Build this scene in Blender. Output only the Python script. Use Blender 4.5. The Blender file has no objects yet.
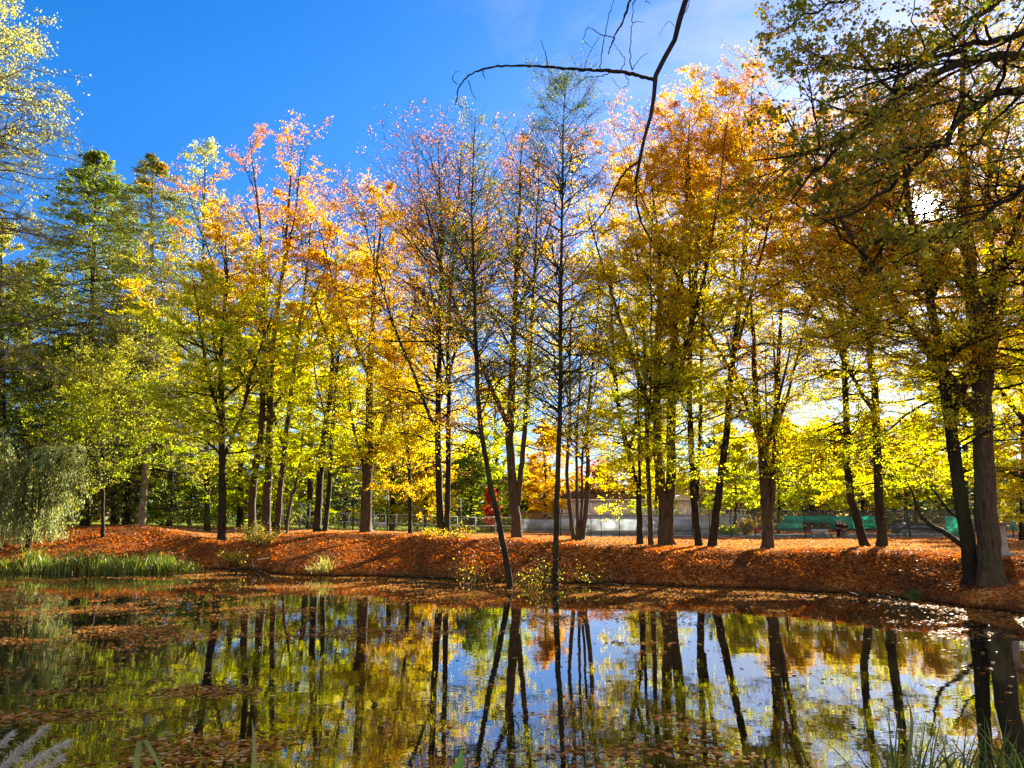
import bpy, bmesh, math, random
import numpy as np
from mathutils import Vector

SC = bpy.context.scene
COL = SC.collection
RNG = np.random.default_rng(11)
random.seed(5)

# ------------------------------------------------------------------ camera model
F, CX, CY, EYE = 745.0, 512.0, 384.0, 3.0
PITCH = math.radians(10.2)
CP, SP = math.cos(PITCH), math.sin(PITCH)

def W(px, py, d):
    """point seen at pixel (px, py) at forward distance d"""
    fx, fy = (px - CX) / F, (CY - py) / F
    t = d / (CP - fy * SP)
    return np.array([fx * t, d, EYE + t * (SP + fy * CP)])

def water_hit(py):
    fy = (CY - py) / F
    t = -EYE / (SP + fy * CP)
    return t * (CP - fy * SP)

# ------------------------------------------------------------------ mesh helpers
def mesh_from(name, verts, faces, mat=None, colors=None, smooth=False, mats=None, midx=None):
    """verts (n,3); faces (m,k) array of one size, or list of such arrays"""
    me = bpy.data.meshes.new(name)
    verts = np.asarray(verts, dtype=np.float32)
    fl = faces if isinstance(faces, list) else [faces]
    fl = [np.asarray(f, dtype=np.int32) for f in fl if len(f)]
    me.vertices.add(len(verts))
    me.vertices.foreach_set('co', verts.ravel())
    tot = np.concatenate([np.full(len(f), f.shape[1], dtype=np.int32) for f in fl])
    idx = np.concatenate([f.ravel() for f in fl])
    me.loops.add(len(idx))
    me.loops.foreach_set('vertex_index', idx)
    me.polygons.add(len(tot))
    st = np.zeros(len(tot), dtype=np.int32)
    st[1:] = np.cumsum(tot)[:-1]
    me.polygons.foreach_set('loop_start', st)
    me.polygons.foreach_set('loop_total', tot)
    if smooth:
        me.polygons.foreach_set('use_smooth', np.ones(len(tot), dtype=bool))
    for m in (mats or ([mat] if mat else [])):
        me.materials.append(m)
    if midx is not None:
        me.polygons.foreach_set('material_index', np.asarray(midx, dtype=np.int32))
    if colors is not None:
        a = me.attributes.new('leaf_colour', 'FLOAT_COLOR', 'FACE')
        c = np.ones((len(tot), 4), dtype=np.float32)
        c[:, :3] = colors
        a.data.foreach_set('color', c.ravel())
    me.update(calc_edges=True)
    return me

def link(name, me, parent=None):
    o = bpy.data.objects.new(name, me)
    COL.objects.link(o)
    if parent is not None:
        o.parent = parent
        o.location = -Vector(parent.location) if parent.location.length else (0, 0, 0)
    return o

def thing(name, label, cat, loc, group=None):
    o = bpy.data.objects.new(name, None)
    COL.objects.link(o)
    o.location = [float(v) for v in loc]
    o.empty_display_size = 0.3
    o['label'] = label
    o['category'] = cat
    if group: o['group'] = group
    return o

def tag(o, label, cat, group=None):
    o['label'] = label; o['category'] = cat
    if group: o['group'] = group
    return o

class MB:
    """collects boxes, bars and sheets into one mesh"""
    def __init__(s): s.v, s.q = [], []
    def add(s, v, q):
        b = sum(len(a) for a in s.v)
        s.v.append(np.asarray(v, float)); s.q.append(np.asarray(q, int) + b)
    def box(s, c, size, rz=0.0):
        hx, hy, hz = [a / 2 for a in size]
        p = np.array([[-hx,-hy,-hz],[hx,-hy,-hz],[hx,hy,-hz],[-hx,hy,-hz],[-hx,-hy,hz],[hx,-hy,hz],[hx,hy,hz],[-hx,hy,hz]])
        ca, sa = math.cos(rz), math.sin(rz)
        p[:, :2] = p[:, :2] @ np.array([[ca, sa], [-sa, ca]])
        s.add(p + np.asarray(c), [[0,3,2,1],[4,5,6,7],[0,1,5,4],[1,2,6,5],[2,3,7,6],[3,0,4,7]])
        return s
    def bar(s, pts, r, sides=6):
        pts = np.asarray(pts, float)
        rr = np.full(len(pts), r) if np.isscalar(r) else np.asarray(r, float)
        v, q = tubes(pts[None], rr[None], sides, cap=True)
        s.add(v, q)
        return s
    def prism(s, outline, y0, y1):
        """outline in (x, z), extruded from y0 to y1; convex quads/ngons are triangulated as a fan"""
        o = np.asarray(outline, float); n = len(o)
        a = np.c_[o[:, 0], np.full(n, y0), o[:, 1]]; b = np.c_[o[:, 0], np.full(n, y1), o[:, 1]]
        q = [[i, (i + 1) % n, n + (i + 1) % n, n + i] for i in range(n)]
        q += [[0, i, i + 1, i + 1] for i in range(1, n - 1)] + [[n, n + i + 1, n + i, n + i] for i in range(1, n - 1)]
        s.add(np.r_[a, b], q)
        return s
    def build(s, name, mat, parent=None, smooth=False):
        v = np.concatenate(s.v); q = np.concatenate(s.q)
        tri = q[:, 2] == q[:, 3]
        return link(name, mesh_from(name, v, [q[~tri], q[tri][:, :3]], mat, smooth=smooth), parent)

def norm(a):
    return a / np.maximum(np.linalg.norm(a, axis=-1, keepdims=True), 1e-9)

def tubes(P, R, sides, cap=False):
    """P (n,k,3), R (n,k) -> verts, quads of n tapered tubes"""
    n, k, _ = P.shape
    T = np.empty_like(P)
    T[:, 1:-1] = P[:, 2:] - P[:, :-2]
    T[:, 0] = P[:, 1] - P[:, 0]; T[:, -1] = P[:, -1] - P[:, -2]
    T = norm(T)
    mean = norm(P[:, -1] - P[:, 0])
    ref = np.where(np.abs(mean[:, 2:3]) > 0.8, np.array([[1.0, 0, 0]]), np.array([[0, 0, 1.0]]))
    A = norm(np.cross(T, ref[:, None, :])); B = np.cross(T, A)
    ang = np.arange(sides) * 2 * np.pi / sides
    V = P[:, :, None, :] + R[:, :, None, None] * (A[:, :, None, :] * np.cos(ang)[None, None, :, None] + B[:, :, None, :] * np.sin(ang)[None, None, :, None])
    i = np.arange(n)[:, None, None] * (k * sides); j = np.arange(k - 1)[None, :, None] * sides
    s0 = np.arange(sides)[None, None, :]; s1 = (s0 + 1) % sides
    Q = np.stack([i + j + s0, i + j + s1, i + j + sides + s1, i + j + sides + s0], -1).reshape(-1, 4)
    V = V.reshape(-1, 3)
    if cap and sides == 4:
        e = np.concatenate([np.array([[3, 2, 1, 0]]) + a * k * sides for a in range(n)] + [np.array([[0, 1, 2, 3]]) + a * k * sides + (k - 1) * sides for a in range(n)])
        Q = np.r_[Q, e]
    elif cap and sides == 6:
        for a in range(n):
            b0 = a * k * sides; b1 = b0 + (k - 1) * sides
            Q = np.r_[Q, [[b0+3, b0+2, b0+1, b0], [b0+5, b0+4, b0+3, b0], [b1, b1+1, b1+2, b1+3], [b1, b1+3, b1+4, b1+5]]]
    return V, Q

def spline(pts, n):
    """Catmull-Rom resample of a polyline to n points"""
    P = np.asarray(pts, float)
    if len(P) == 2:
        t = np.linspace(0, 1, n)[:, None]
        return P[0] * (1 - t) + P[1] * t
    Q = np.vstack([2 * P[0] - P[1], P, 2 * P[-1] - P[-2]])
    seg = np.linalg.norm(np.diff(P, axis=0), axis=1); cum = np.r_[0, np.cumsum(seg)]
    out = []
    for s in np.linspace(0, cum[-1], n):
        i = min(np.searchsorted(cum, s, side='right') - 1, len(P) - 2)
        u = (s - cum[i]) / max(seg[i], 1e-9)
        a, b, c, d = Q[i], Q[i + 1], Q[i + 2], Q[i + 3]
        out.append(0.5 * (2 * b + (c - a) * u + (2 * a - 5 * b + 4 * c - d) * u * u + (3 * b - a - 3 * c + d) * u ** 3))
    return np.array(out)

# ------------------------------------------------------------------ materials
def nodes(name):
    m = bpy.data.materials.new(name)
    m.use_nodes = True
    nt = m.node_tree
    nt.nodes.clear()
    out = nt.nodes.new('ShaderNodeOutputMaterial')
    def N(t, **kw):
        n = nt.nodes.new('ShaderNode' + t)
        for k, v in kw.items():
            if k in n.inputs.keys(): n.inputs[k].default_value = v
            else: setattr(n, k, v)
        return n
    L = lambda a, b: nt.links.new(a, b)
    return m, N, L, out

def ramp(N, stops, interp='LINEAR'):
    r = N('ValToRGB')
    r.color_ramp.interpolation = interp
    e = r.color_ramp.elements
    while len(e) < len(stops): e.new(0.5)
    for el, (p, c) in zip(e, stops):
        el.position = p; el.color = (*c, 1) if len(c) == 3 else c
    return r

def simple(name, col, rough=0.6, metal=0.0, var=0.15, scale=6.0):
    m, N, L, out = nodes(name)
    b = N('BsdfPrincipled', Roughness=rough, Metallic=metal); b.inputs['Specular IOR Level'].default_value = 0.0 if rough >= 0.8 else 0.5
    tc = N('TexCoord'); nz = N('TexNoise', Scale=scale, Detail=5.0)
    L(tc.outputs['Object'], nz.inputs['Vector'])
    c0 = tuple(max(0, v * (1 - var)) for v in col); c1 = tuple(min(1, v * (1 + var)) for v in col)
    r = ramp(N, [(0.3, c0), (0.7, c1)])
    L(nz.outputs['Fac'], r.inputs['Fac']); L(r.outputs['Color'], b.inputs['Base Color'])
    L(b.outputs[0], out.inputs['Surface'])
    return m

def leaf_material(name, trans=0.55, gain=1.0, gloss=0.02):
    m, N, L, out = nodes(name)
    at = N('Attribute', attribute_name='leaf_colour')
    hs = N('HueSaturation', Saturation=1.1, Value=gain)
    L(at.outputs['Color'], hs.inputs['Color'])
    df = N('BsdfDiffuse'); tr = N('BsdfTranslucent'); gl = N('BsdfGlossy', Roughness=0.35)
    hd = N('HueSaturation', Saturation=1.0, Value=0.9)
    L(at.outputs['Color'], hd.inputs['Color'])
    L(hd.outputs[0], df.inputs['Color']); L(hs.outputs[0], tr.inputs['Color'])
    gl.inputs['Color'].default_value = (0.8, 0.8, 0.8, 1)
    mx = N('MixShader'); mx.inputs[0].default_value = trans
    L(df.outputs[0], mx.inputs[1]); L(tr.outputs[0], mx.inputs[2])
    m2 = N('MixShader'); m2.inputs[0].default_value = gloss
    L(mx.outputs[0], m2.inputs[1]); L(gl.outputs[0], m2.inputs[2])
    L(m2.outputs[0], out.inputs['Surface'])
    return m

def bark_material(name, dark, light, moss=0.25, scale=1.0):
    m, N, L, out = nodes(name)
    tc = N('TexCoord'); mp = N('Mapping'); mp.inputs['Scale'].default_value = (5 * scale, 5 * scale, 1.1 * scale)
    L(tc.outputs['Object'], mp.inputs['Vector'])
    nz = N('TexNoise', Scale=1.6, Detail=8.0, Roughness=0.7); L(mp.outputs[0], nz.inputs['Vector'])
    r = ramp(N, [(0.32, dark), (0.5, tuple((a + b) / 2 for a, b in zip(dark, light))), (0.72, light)])
    L(nz.outputs['Fac'], r.inputs['Fac'])
    n2 = N('TexNoise', Scale=0.9, Detail=5.0); L(tc.outputs['Object'], n2.inputs['Vector'])
    r2 = ramp(N, [(0.48, (0, 0, 0)), (0.62, (moss, moss, moss))]); L(n2.outputs['Fac'], r2.inputs['Fac'])
    mx = N('MixRGB'); mx.inputs['Color2'].default_value = (0.07, 0.085, 0.02, 1)
    L(r2.outputs['Color'], mx.inputs['Fac']); L(r.outputs['Color'], mx.inputs['Color1'])
    n3 = N('TexNoise', Scale=5.5, Detail=6.0, Roughness=0.75); L(tc.outputs['Object'], n3.inputs['Vector'])
    r3 = ramp(N, [(0.60, (0, 0, 0)), (0.68, (0.55, 0.55, 0.55))]); L(n3.outputs['Fac'], r3.inputs['Fac'])
    sp_ = N('MixRGB'); sp_.inputs['Color2'].default_value = (*[min(.45, v * 2.2) for v in light], 1)
    L(r3.outputs['Color'], sp_.inputs['Fac']); L(mx.outputs[0], sp_.inputs['Color1'])
    b = N('BsdfPrincipled', Roughness=0.85); b.inputs['Specular IOR Level'].default_value = 0.2
    L(sp_.outputs[0], b.inputs['Base Color'])
    bp = N('Bump', Strength=1.0, Distance=0.12); L(nz.outputs['Fac'], bp.inputs['Height']); L(bp.outputs[0], b.inputs['Normal'])
    L(b.outputs[0], out.inputs['Surface'])
    return m

LEAF = leaf_material('leaf', 0.70, 1.36)
LEAF_SHADE = leaf_material('leaf_thick', 0.6, 1.25)
NEEDLE = leaf_material('needle', 0.5, 1.2, 0.02)
BLADE = leaf_material('grass_blade', 0.5, 1.3, 0.03)
LITTER = leaf_material('dry_leaf', 0.45, 1.08, 0.012)
BARK_BEECH = bark_material('bark_beech', (0.025, 0.016, 0.010), (0.15, 0.10, 0.06), 0.45)
BARK_DARK = bark_material('bark_dark', (0.010, 0.007, 0.0045), (0.055, 0.038, 0.024), 0.3)
BARK_PALE = bark_material('bark_pale', (0.10, 0.08, 0.06), (0.42, 0.36, 0.30), 0.15)
BARK_GREY = bark_material('bark_grey', (0.014, 0.011, 0.007), (0.06, 0.048, 0.03), 0.6)

# ------------------------------------------------------------------ terrain
S_PX = [-600, -100, 0, 100, 185, 215, 262, 275, 310, 350, 364, 420, 500, 590, 650, 720, 830, 900, 960, 1024, 1100, 1500]
S_PY = [574, 572, 572, 573, 572, 569.5, 570.5, 574, 576.5, 576, 575.5, 578, 583, 583, 586, 589, 593, 599, 607, 616, 628, 690]
S_Y = [water_hit(v) for v in S_PY]
C_PX = [-600, 0, 140, 222, 300, 365, 441, 516, 577, 652, 768, 870, 985, 1100, 1500]
C_Y = [56, 54, 58, 50, 54, 54, 47, 45.5, 43.5, 41.5, 39.5, 37, 33, 31, 27]
C_Z = [2.1, 2.0, 2.45, 1.55, 1.95, 2.02, 1.9, 1.76, 1.68, 1.5, 1.45, 1.62, 1.5, 1.55, 1.7]
F_PX = [-600, 0, 200, 365, 480, 600, 760, 1024, 1500]
F_Z = [2.45, 2.45, 2.1, 1.65, 1.35, 1.1, 1.0, 1.0, 1.2]

def vnoise(x, y, s, seed=0):
    """cheap smooth value noise, vectorised"""
    x = np.asarray(x, float) / s + seed * 17.13; y = np.asarray(y, float) / s + seed * 9.71
    xi, yi = np.floor(x), np.floor(y); u, v = x - xi, y - yi
    u = u * u * (3 - 2 * u); v = v * v * (3 - 2 * v)
    h = lambda a, b: np.modf(np.abs(np.sin(a * 127.1 + b * 311.7 + seed * 3.3) * 43758.5453))[0]
    return (h(xi, yi) * (1 - u) + h(xi + 1, yi) * u) * (1 - v) + (h(xi, yi + 1) * (1 - u) + h(xi + 1, yi + 1) * u) * v

def shore_y(x, y):
    px = CX + F * 1.02 * np.asarray(x, float) / np.maximum(y, 12.0)
    return np.interp(px, S_PX, S_Y)

def ground_z(x, y):
    x = np.asarray(x, float); y = np.asarray(y, float)
    px = CX + F * 1.02 * x / np.maximum(y, 12.0)
    ys = np.interp(px, S_PX, S_Y) + (vnoise(x, y * 0.2, 1.6, 3) - 0.5) * 0.8 + (vnoise(x, y * 0.2, 0.55, 13) - 0.5) * 0.5
    yc = np.interp(px, C_PX, C_Y); zc = np.interp(px, C_PX, C_Z); zf = np.interp(px, F_PX, F_Z)
    yc0 = yc - 4.0
    edge = 0.20 + 0.10 * vnoise(x, y, 2.0, 5)
    u = np.clip((y - ys) / np.maximum(yc0 - ys, 1.0), 0, 1)
    bank = edge + (zc - 0.08 - edge) * (u ** 0.9)
    top = zc - 0.08 + 0.08 * np.clip((y - yc0) / 4.0, 0, 1)
    far = zc + (zf - zc) * np.clip((y - yc) / np.maximum(76.0 - yc, 1), 0, 1)
    z = np.where(y < yc0, bank, np.where(y < yc, top, far))
    z = z + (vnoise(x, y, 3.1, 1) - 0.5) * 0.10 * np.clip(u * 3, 0, 1) + (vnoise(x, y, 0.9, 2) - 0.5) * 0.08
    z = np.where(y < ys, edge - (edge + 0.7) * np.clip((ys - y) / 0.35, 0, 1), z)
    near = np.interp(y, [-30, 2.5, 5.0, 7.2, 9.0], [1.6, 1.4, 0.8, 0.0, -0.7]) + (vnoise(x, y, 1.5, 8) - 0.5) * 0.15
    return np.where(y < 9.0, near, z)

def gz(x, y): return float(ground_z(np.array([x]), np.array([y]))[0])

# ground sheet
xs = np.unique(np.concatenate([np.linspace(-900, -120, 14), np.linspace(-120, -45, 40), np.linspace(-45, 45, 260), np.linspace(45, 120, 40), np.linspace(120, 900, 14)]))
ys_ = np.unique(np.concatenate([np.linspace(-60, 0, 13), np.linspace(0, 24, 50), np.linspace(24, 47, 130), np.linspace(47, 90, 90), np.linspace(90, 180, 30), np.linspace(180, 1500, 14)]))
GX, GY = np.meshgrid(xs, ys_)
GZ = ground_z(GX.ravel(), GY.ravel())
nx, ny = len(xs), len(ys_)
gi = np.arange(nx * ny).reshape(ny, nx)
gq = np.stack([gi[:-1, :-1], gi[:-1, 1:], gi[1:, 1:], gi[1:, :-1]], -1).reshape(-1, 4)

def ground_material():
    m, N, L, out = nodes('leaf_litter_ground')
    tc = N('TexCoord')
    vo = N('TexVoronoi', Scale=11.0, Randomness=1.0); L(tc.outputs['Object'], vo.inputs['Vector'])
    sep = N('SeparateColor'); L(vo.outputs['Color'], sep.inputs[0])
    r = ramp(N, [(0.0, (0.10, 0.028, 0.008)), (0.22, (0.24, 0.065, 0.014)), (0.45, (0.44, 0.10, 0.016)), (0.65, (0.54, 0.16, 0.025)), (0.85, (0.55, 0.27, 0.07)), (1.0, (0.55, 0.36, 0.16))])
    L(sep.outputs[0], r.inputs['Fac'])
    nz = N('TexNoise', Scale=0.45, Detail=6.0, Roughness=0.65); L(tc.outputs['Object'], nz.inputs['Vector'])
    rb = ramp(N, [(0.36, (0.1, 0.1, 0.1)), (0.62, (0.9, 0.9, 0.9))]); L(nz.outputs['Fac'], rb.inputs['Fac'])
    mx = N('MixRGB'); mx.inputs['Color2'].default_value = (0.11, 0.045, 0.02, 1)
    L(rb.outputs['Color'], mx.inputs['Fac']); L(r.outputs['Color'], mx.inputs['Color1'])
    # soil on steep and low faces, grass on the lawn by the fence
    sx = N('SeparateXYZ'); L(tc.outputs['Object'], sx.inputs[0])
    mr = N('MapRange'); mr.inputs['From Min'].default_value = 0.02; mr.inputs['From Max'].default_value = 0.24
    L(sx.outputs['Z'], mr.inputs['Value'])
    m2 = N('MixRGB'); m2.inputs['Color1'].default_value = (0.018, 0.012, 0.007, 1)
    L(mr.outputs[0], m2.inputs['Fac']); L(mx.outputs[0], m2.inputs['Color2'])
    gy = N('MapRange'); gy.inputs['From Min'].default_value = 60.0; gy.inputs['From Max'].default_value = 72.0; L(sx.outputs['Y'], gy.inputs['Value'])
    gx = N('MapRange'); gx.inputs['From Min'].default_value = 2.0; gx.inputs['From Max'].default_value = -6.0; L(sx.outputs['X'], gx.inputs['Value'])
    mu = N('Math', operation='MULTIPLY'); L(gy.outputs[0], mu.inputs[0]); L(gx.outputs[0], mu.inputs[1])
    n3 = N('TexNoise', Scale=1.5, Detail=4.0); L(tc.outputs['Object'], n3.inputs['Vector'])
    r3 = ramp(N, [(0.3, (0.10, 0.14, 0.02)), (0.7, (0.26, 0.28, 0.04))]); L(n3.outputs['Fac'], r3.inputs['Fac'])
    m3 = N('MixRGB'); L(mu.outputs[0], m3.inputs['Fac']); L(m2.outputs[0], m3.inputs['Color1']); L(r3.outputs[0], m3.inputs['Color2'])
    b = N('BsdfPrincipled', Roughness=0.8); b.inputs['Specular IOR Level'].default_value = 0.0
    L(m3.outputs[0], b.inputs['Base Color'])
    bp = N('Bump', Strength=0.9, Distance=0.06); L(vo.outputs['Distance'], bp.inputs['Height']); L(bp.outputs[0], b.inputs['Normal'])
    L(b.outputs[0], out.inputs['Surface'])
    return m

g = link('ground', mesh_from('ground', np.c_[GX.ravel(), GY.ravel(), GZ], gq, ground_material(), smooth=True))
g['kind'] = 'structure'

def water_material():
    m, N, L, out = nodes('pond_water')
    tc = N('TexCoord'); mp = N('Mapping'); mp.inputs['Scale'].default_value = (1.0, 1.6, 1.0)
    L(tc.outputs['Object'], mp.inputs['Vector'])
    n1 = N('TexNoise', Scale=1.3, Detail=3.0, Roughness=0.5); L(mp.outputs[0], n1.inputs['Vector'])
    n2 = N('TexNoise', Scale=7.0, Detail=2.0); L(mp.outputs[0], n2.inputs['Vector'])
    ad = N('Math', operation='MULTIPLY_ADD'); L(n2.outputs['Fac'], ad.inputs[0]); ad.inputs[1].default_value = 0.12; L(n1.outputs['Fac'], ad.inputs[2])
    bp = N('Bump', Strength=0.035, Distance=0.05); L(ad.outputs[0], bp.inputs['Height'])
    b = N('BsdfPrincipled', Roughness=0.015, IOR=3.0)
    b.inputs['Base Color'].default_value = (0.010, 0.010, 0.005, 1)
    L(bp.outputs[0], b.inputs['Normal'])
    L(b.outputs[0], out.inputs['Surface'])
    return m
wm = MB(); wm.add([[-140, 6, 0], [140, 6, 0], [140, 50, 0], [-140, 50, 0]], [[0, 1, 2, 3]])
w = wm.build('water', water_material()); w['kind'] = 'structure'

# ------------------------------------------------------------------ leaves
def leaf_quads(C, size, nrm, aspect=0.6, axis=None, rng=RNG):
    """diamond-shaped leaves: centres C (n,3), size (n,), normals nrm (n,3)"""
    n = len(C)
    nrm = norm(nrm)
    if axis is None: axis = rng.normal(size=(n, 3))
    A = norm(axis - nrm * np.sum(axis * nrm, 1, keepdims=True)); B = np.cross(nrm, A)
    h = size[:, None] * 0.5
    bend = nrm * (size * rng.normal(0, 0.08, n))[:, None]
    V = np.stack([C - A * h, C - B * h * aspect - A * h * 0.12 + bend, C + A * h, C + B * h * aspect - A * h * 0.12 + bend], 1).reshape(-1, 3)
    return V, np.arange(4 * n).reshape(n, 4)

PAL = {
    'ygreen': [(0.42, 0.50, 0.03), (0.58, 0.56, 0.03), (0.30, 0.42, 0.03), (0.66, 0.58, 0.03)],
    'green': [(0.18, 0.30, 0.02), (0.28, 0.38, 0.03), (0.13, 0.22, 0.02), (0.38, 0.42, 0.04)],
    'yellow': [(0.72, 0.58, 0.03), (0.62, 0.55, 0.03), (0.76, 0.54, 0.03), (0.52, 0.50, 0.03)],
    'gold': [(0.72, 0.46, 0.03), (0.74, 0.40, 0.03), (0.66, 0.50, 0.03), (0.58, 0.30, 0.03)],
    'orange': [(0.70, 0.33, 0.03), (0.74, 0.40, 0.03), (0.60, 0.25, 0.03), (0.70, 0.44, 0.04)],
    'rust': [(0.55, 0.20, 0.03), (0.42, 0.14, 0.03), (0.64, 0.28, 0.04), (0.34, 0.14, 0.03)],
    'peach': [(0.60, 0.25, 0.05), (0.56, 0.21, 0.035), (0.60, 0.30, 0.07), (0.52, 0.17, 0.03)],
    'dkgreen': [(0.06, 0.10, 0.018), (0.10, 0.14, 0.022), (0.045, 0.07, 0.014), (0.14, 0.16, 0.03)],
    'olive': [(0.22, 0.23, 0.03), (0.29, 0.28, 0.04), (0.16, 0.17, 0.025), (0.36, 0.31, 0.05)],
    'pale': [(0.34, 0.35, 0.09), (0.42, 0.41, 0.12), (0.27, 0.30, 0.07), (0.46, 0.40, 0.09)],
    'willow': [(0.26, 0.33, 0.12), (0.36, 0.42, 0.17), (0.19, 0.25, 0.08), (0.44, 0.44, 0.16)],
    'spruce': [(0.17, 0.24, 0.03), (0.25, 0.31, 0.04), (0.33, 0.36, 0.05), (0.12, 0.17, 0.03)],
    'larch': [(0.26, 0.29, 0.05), (0.34, 0.34, 0.06), (0.20, 0.24, 0.04), (0.42, 0.37, 0.07)],
    'red': [(0.60, 0.07, 0.04), (0.70, 0.12, 0.06), (0.45, 0.05, 0.03), (0.68, 0.20, 0.10)],
    'brown': [(0.16, 0.08, 0.03), (0.22, 0.11, 0.04), (0.11, 0.06, 0.025), (0.28, 0.14, 0.05)],
}
PAL = {k: np.array(v) for k, v in PAL.items()}

def colour_leaves(h, clump, mix, rng):
    """h 0..1 height in the crown, mix = palettes from bottom to top"""
    n = len(h)
    x = np.clip(h + clump + rng.normal(0, 0.10, n), 0, 0.9999) * (len(mix) - 1e-6)
    k = np.minimum(x.astype(int), len(mix) - 1)
    tab = np.stack([PAL[m] for m in mix])
    c = tab[k, rng.integers(0, 4, n)]
    return np.minimum(c * rng.uniform(0.82, 1.22, (n, 1)), 0.70)

# ------------------------------------------------------------------ trees
def bend_paths(base, dirs, length, K, droop, wob, rng):
    n = len(base)
    s = np.linspace(0, 1, K)
    P = base[:, None, :] + dirs[:, None, :] * (length[:, None] * s[None, :])[:, :, None]
    P[:, :, 2] += (droop * length)[:, None] * (s ** 2)[None, :]
    wv = np.cumsum(rng.normal(0, 1, (n, K, 3)), 1); wv -= wv[:, :1]
    P += wv * (length * wob / K)[:, None, None]
    return P

def at(P, s):
    """points at fraction s (n,) of paths P (n,K,3) and their directions"""
    K = P.shape[1]
    f = np.clip(s, 0, 0.999) * (K - 1); i = f.astype(int); u = (f - i)[:, None]
    r = np.arange(len(P))
    a, b = P[r, i], P[r, i + 1]
    return a * (1 - u) + b * u, norm(b - a)

def foliage(stems, rad, sp, rng):
    """branches, twigs and leaves for a tree. stems: list of (K,3) paths, rad: list of (K,) radii"""
    n1 = int(sp.get('n1', 60) * sp.get('nm', 1)); L = sp['L'] * sp.get('lm', 1); lo = sp.get('lo', 0.25) + sp.get('lup', 0.0)
    zmin = min(s[0, 2] for s in stems); ztop = max(s[:, 2].max() for s in stems)
    lens = np.array([np.linalg.norm(np.diff(s, axis=0), axis=1).sum() for s in stems])
    cnt = np.maximum(3, (n1 * lens / lens.sum()).astype(int))
    base, dirs, length, r0 = [], [], [], []
    for s, r, c in zip(stems, rad, cnt):
        zz = s[:, 2]
        zl = zmin + lo * (ztop - zmin)
        f0 = np.interp(zl, zz, np.linspace(0, 1, len(s)) ) if zz[-1] > zz[0] + 1 and not sp.get('limb') else lo
        if zz[0] > zl: f0 = 0.12
        if f0 > 0.97: continue
        f = np.sort(f0 + (1 - f0) * rng.uniform(0, 1, c) ** sp.get('bias', 0.85) * 0.985)
        p, d = at(np.repeat(s[None], c, 0), f)
        hh = (p[:, 2] - zl) / max(ztop - zl, 0.1) if not sp.get('limb') else f
        hh = np.clip(hh, 0, 1)
        prof = {'ovoid': lambda h: np.interp(h, [0, .15, .4, .7, .9, 1], [.75, .95, 1.0, .78, .45, .22]),
                'cone': lambda h: np.interp(h, [0, .1, .8, .95, 1], [.85, 1.0, .42, .14, .03]),
                'column': lambda h: np.interp(h, [0, .2, .6, 1], [.6, 1, .9, .3]),
                'beech': lambda h: np.interp(h, [0, .2, .5, .8, 1], [.70, .95, 1.0, .75, .42]),
                'vase': lambda h: np.interp(h, [0, .3, .7, 1], [.6, .8, 1.0, .4]),
                'limb': lambda h: np.interp(h, [0, .3, 1], [.9, 1, .35])}[sp.get('shape', 'ovoid')](hh)
        e0, e1 = sp.get('elev', (10, 55))
        el = np.radians(e0 + (e1 - e0) * hh + rng.normal(0, sp.get('ejit', 9), c))
        az = np.arange(c) * 2.39996 + rng.normal(0, sp.get('azj', 0.4), c) + rng.uniform(0, 6)
        if sp.get('limb'):
            side = np.where(np.arange(c) % 2 == 0, 1, -1)
            a0 = np.arctan2(d[:, 1], d[:, 0]); az = a0 + side * np.radians(rng.uniform(30, 75, c))
        dv = np.stack([np.cos(az) * np.cos(el), np.sin(az) * np.cos(el), np.sin(el)], 1)
        base.append(p); dirs.append(dv); length.append(L * prof * rng.uniform(sp.get('lmin', 0.6), 1.2, c))
        r0.append(np.interp(f, np.linspace(0, 1, len(r)), r) * 0.55)
    base = np.concatenate(base); dirs = np.concatenate(dirs); length = np.concatenate(length); r0 = np.concatenate(r0)
    n = len(base)
    droop = np.full(n, sp.get('droop', 0.10)) + rng.normal(0, 0.05, n)
    B1 = bend_paths(base, dirs, length, 7, droop, 0.20, rng)
    r1 = np.minimum(r0, 0.010 + 0.011 * length)
    s7 = np.linspace(0, 1, 7)
    V1, Q1 = tubes(B1, r1[:, None] * (1 - 0.85 * s7)[None, :], 4)
    # second order
    n2 = sp.get('n2', 7)
    par = np.repeat(np.arange(n), n2)
    s = np.tile((np.arange(n2) + 0.5) / n2, n) * 0.82 + 0.18 + rng.normal(0, 0.04, n * n2)
    p, d = at(B1[par], s)
    side = np.where((np.arange(n * n2) % 2) == 0, 1, -1)
    a0 = np.arctan2(d[:, 1], d[:, 0]); az = a0 + side * np.radians(rng.uniform(25, 70, len(p)))
    el = np.arcsin(np.clip(d[:, 2], -1, 1)) * sp.get('keep_el', 0.6) + np.radians(sp.get('el2', 6) + rng.normal(0, 14, len(p)))
    dv = np.stack([np.cos(az) * np.cos(el), np.sin(az) * np.cos(el), np.sin(el)], 1)
    len2 = length[par] * (0.50 * (1 - s) + 0.16) * rng.uniform(0.7, 1.3, len(p)) * sp.get('l2', 1.0) + sp.get('add2', 0.0)
    B2 = bend_paths(p, dv, len2, 5, np.full(len(p), sp.get('droop2', 0.0)) + rng.normal(0, 0.06, len(p)), 0.28, rng)
    s5 = np.linspace(0, 1, 5)
    tw = sp.get('twig', 0.011)
    V2, Q2 = tubes(B2, (np.minimum(r1[par] * 0.6, tw + 0.006 * len2))[:, None] * (1 - 0.8 * s5)[None, :], 3)
    # twigs
    n3 = sp.get('n3', 4)
    par3 = np.repeat(np.arange(len(B2)), n3)
    s3 = rng.uniform(0.25, 1.0, len(par3))
    p3, d3 = at(B2[par3], s3)
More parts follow.
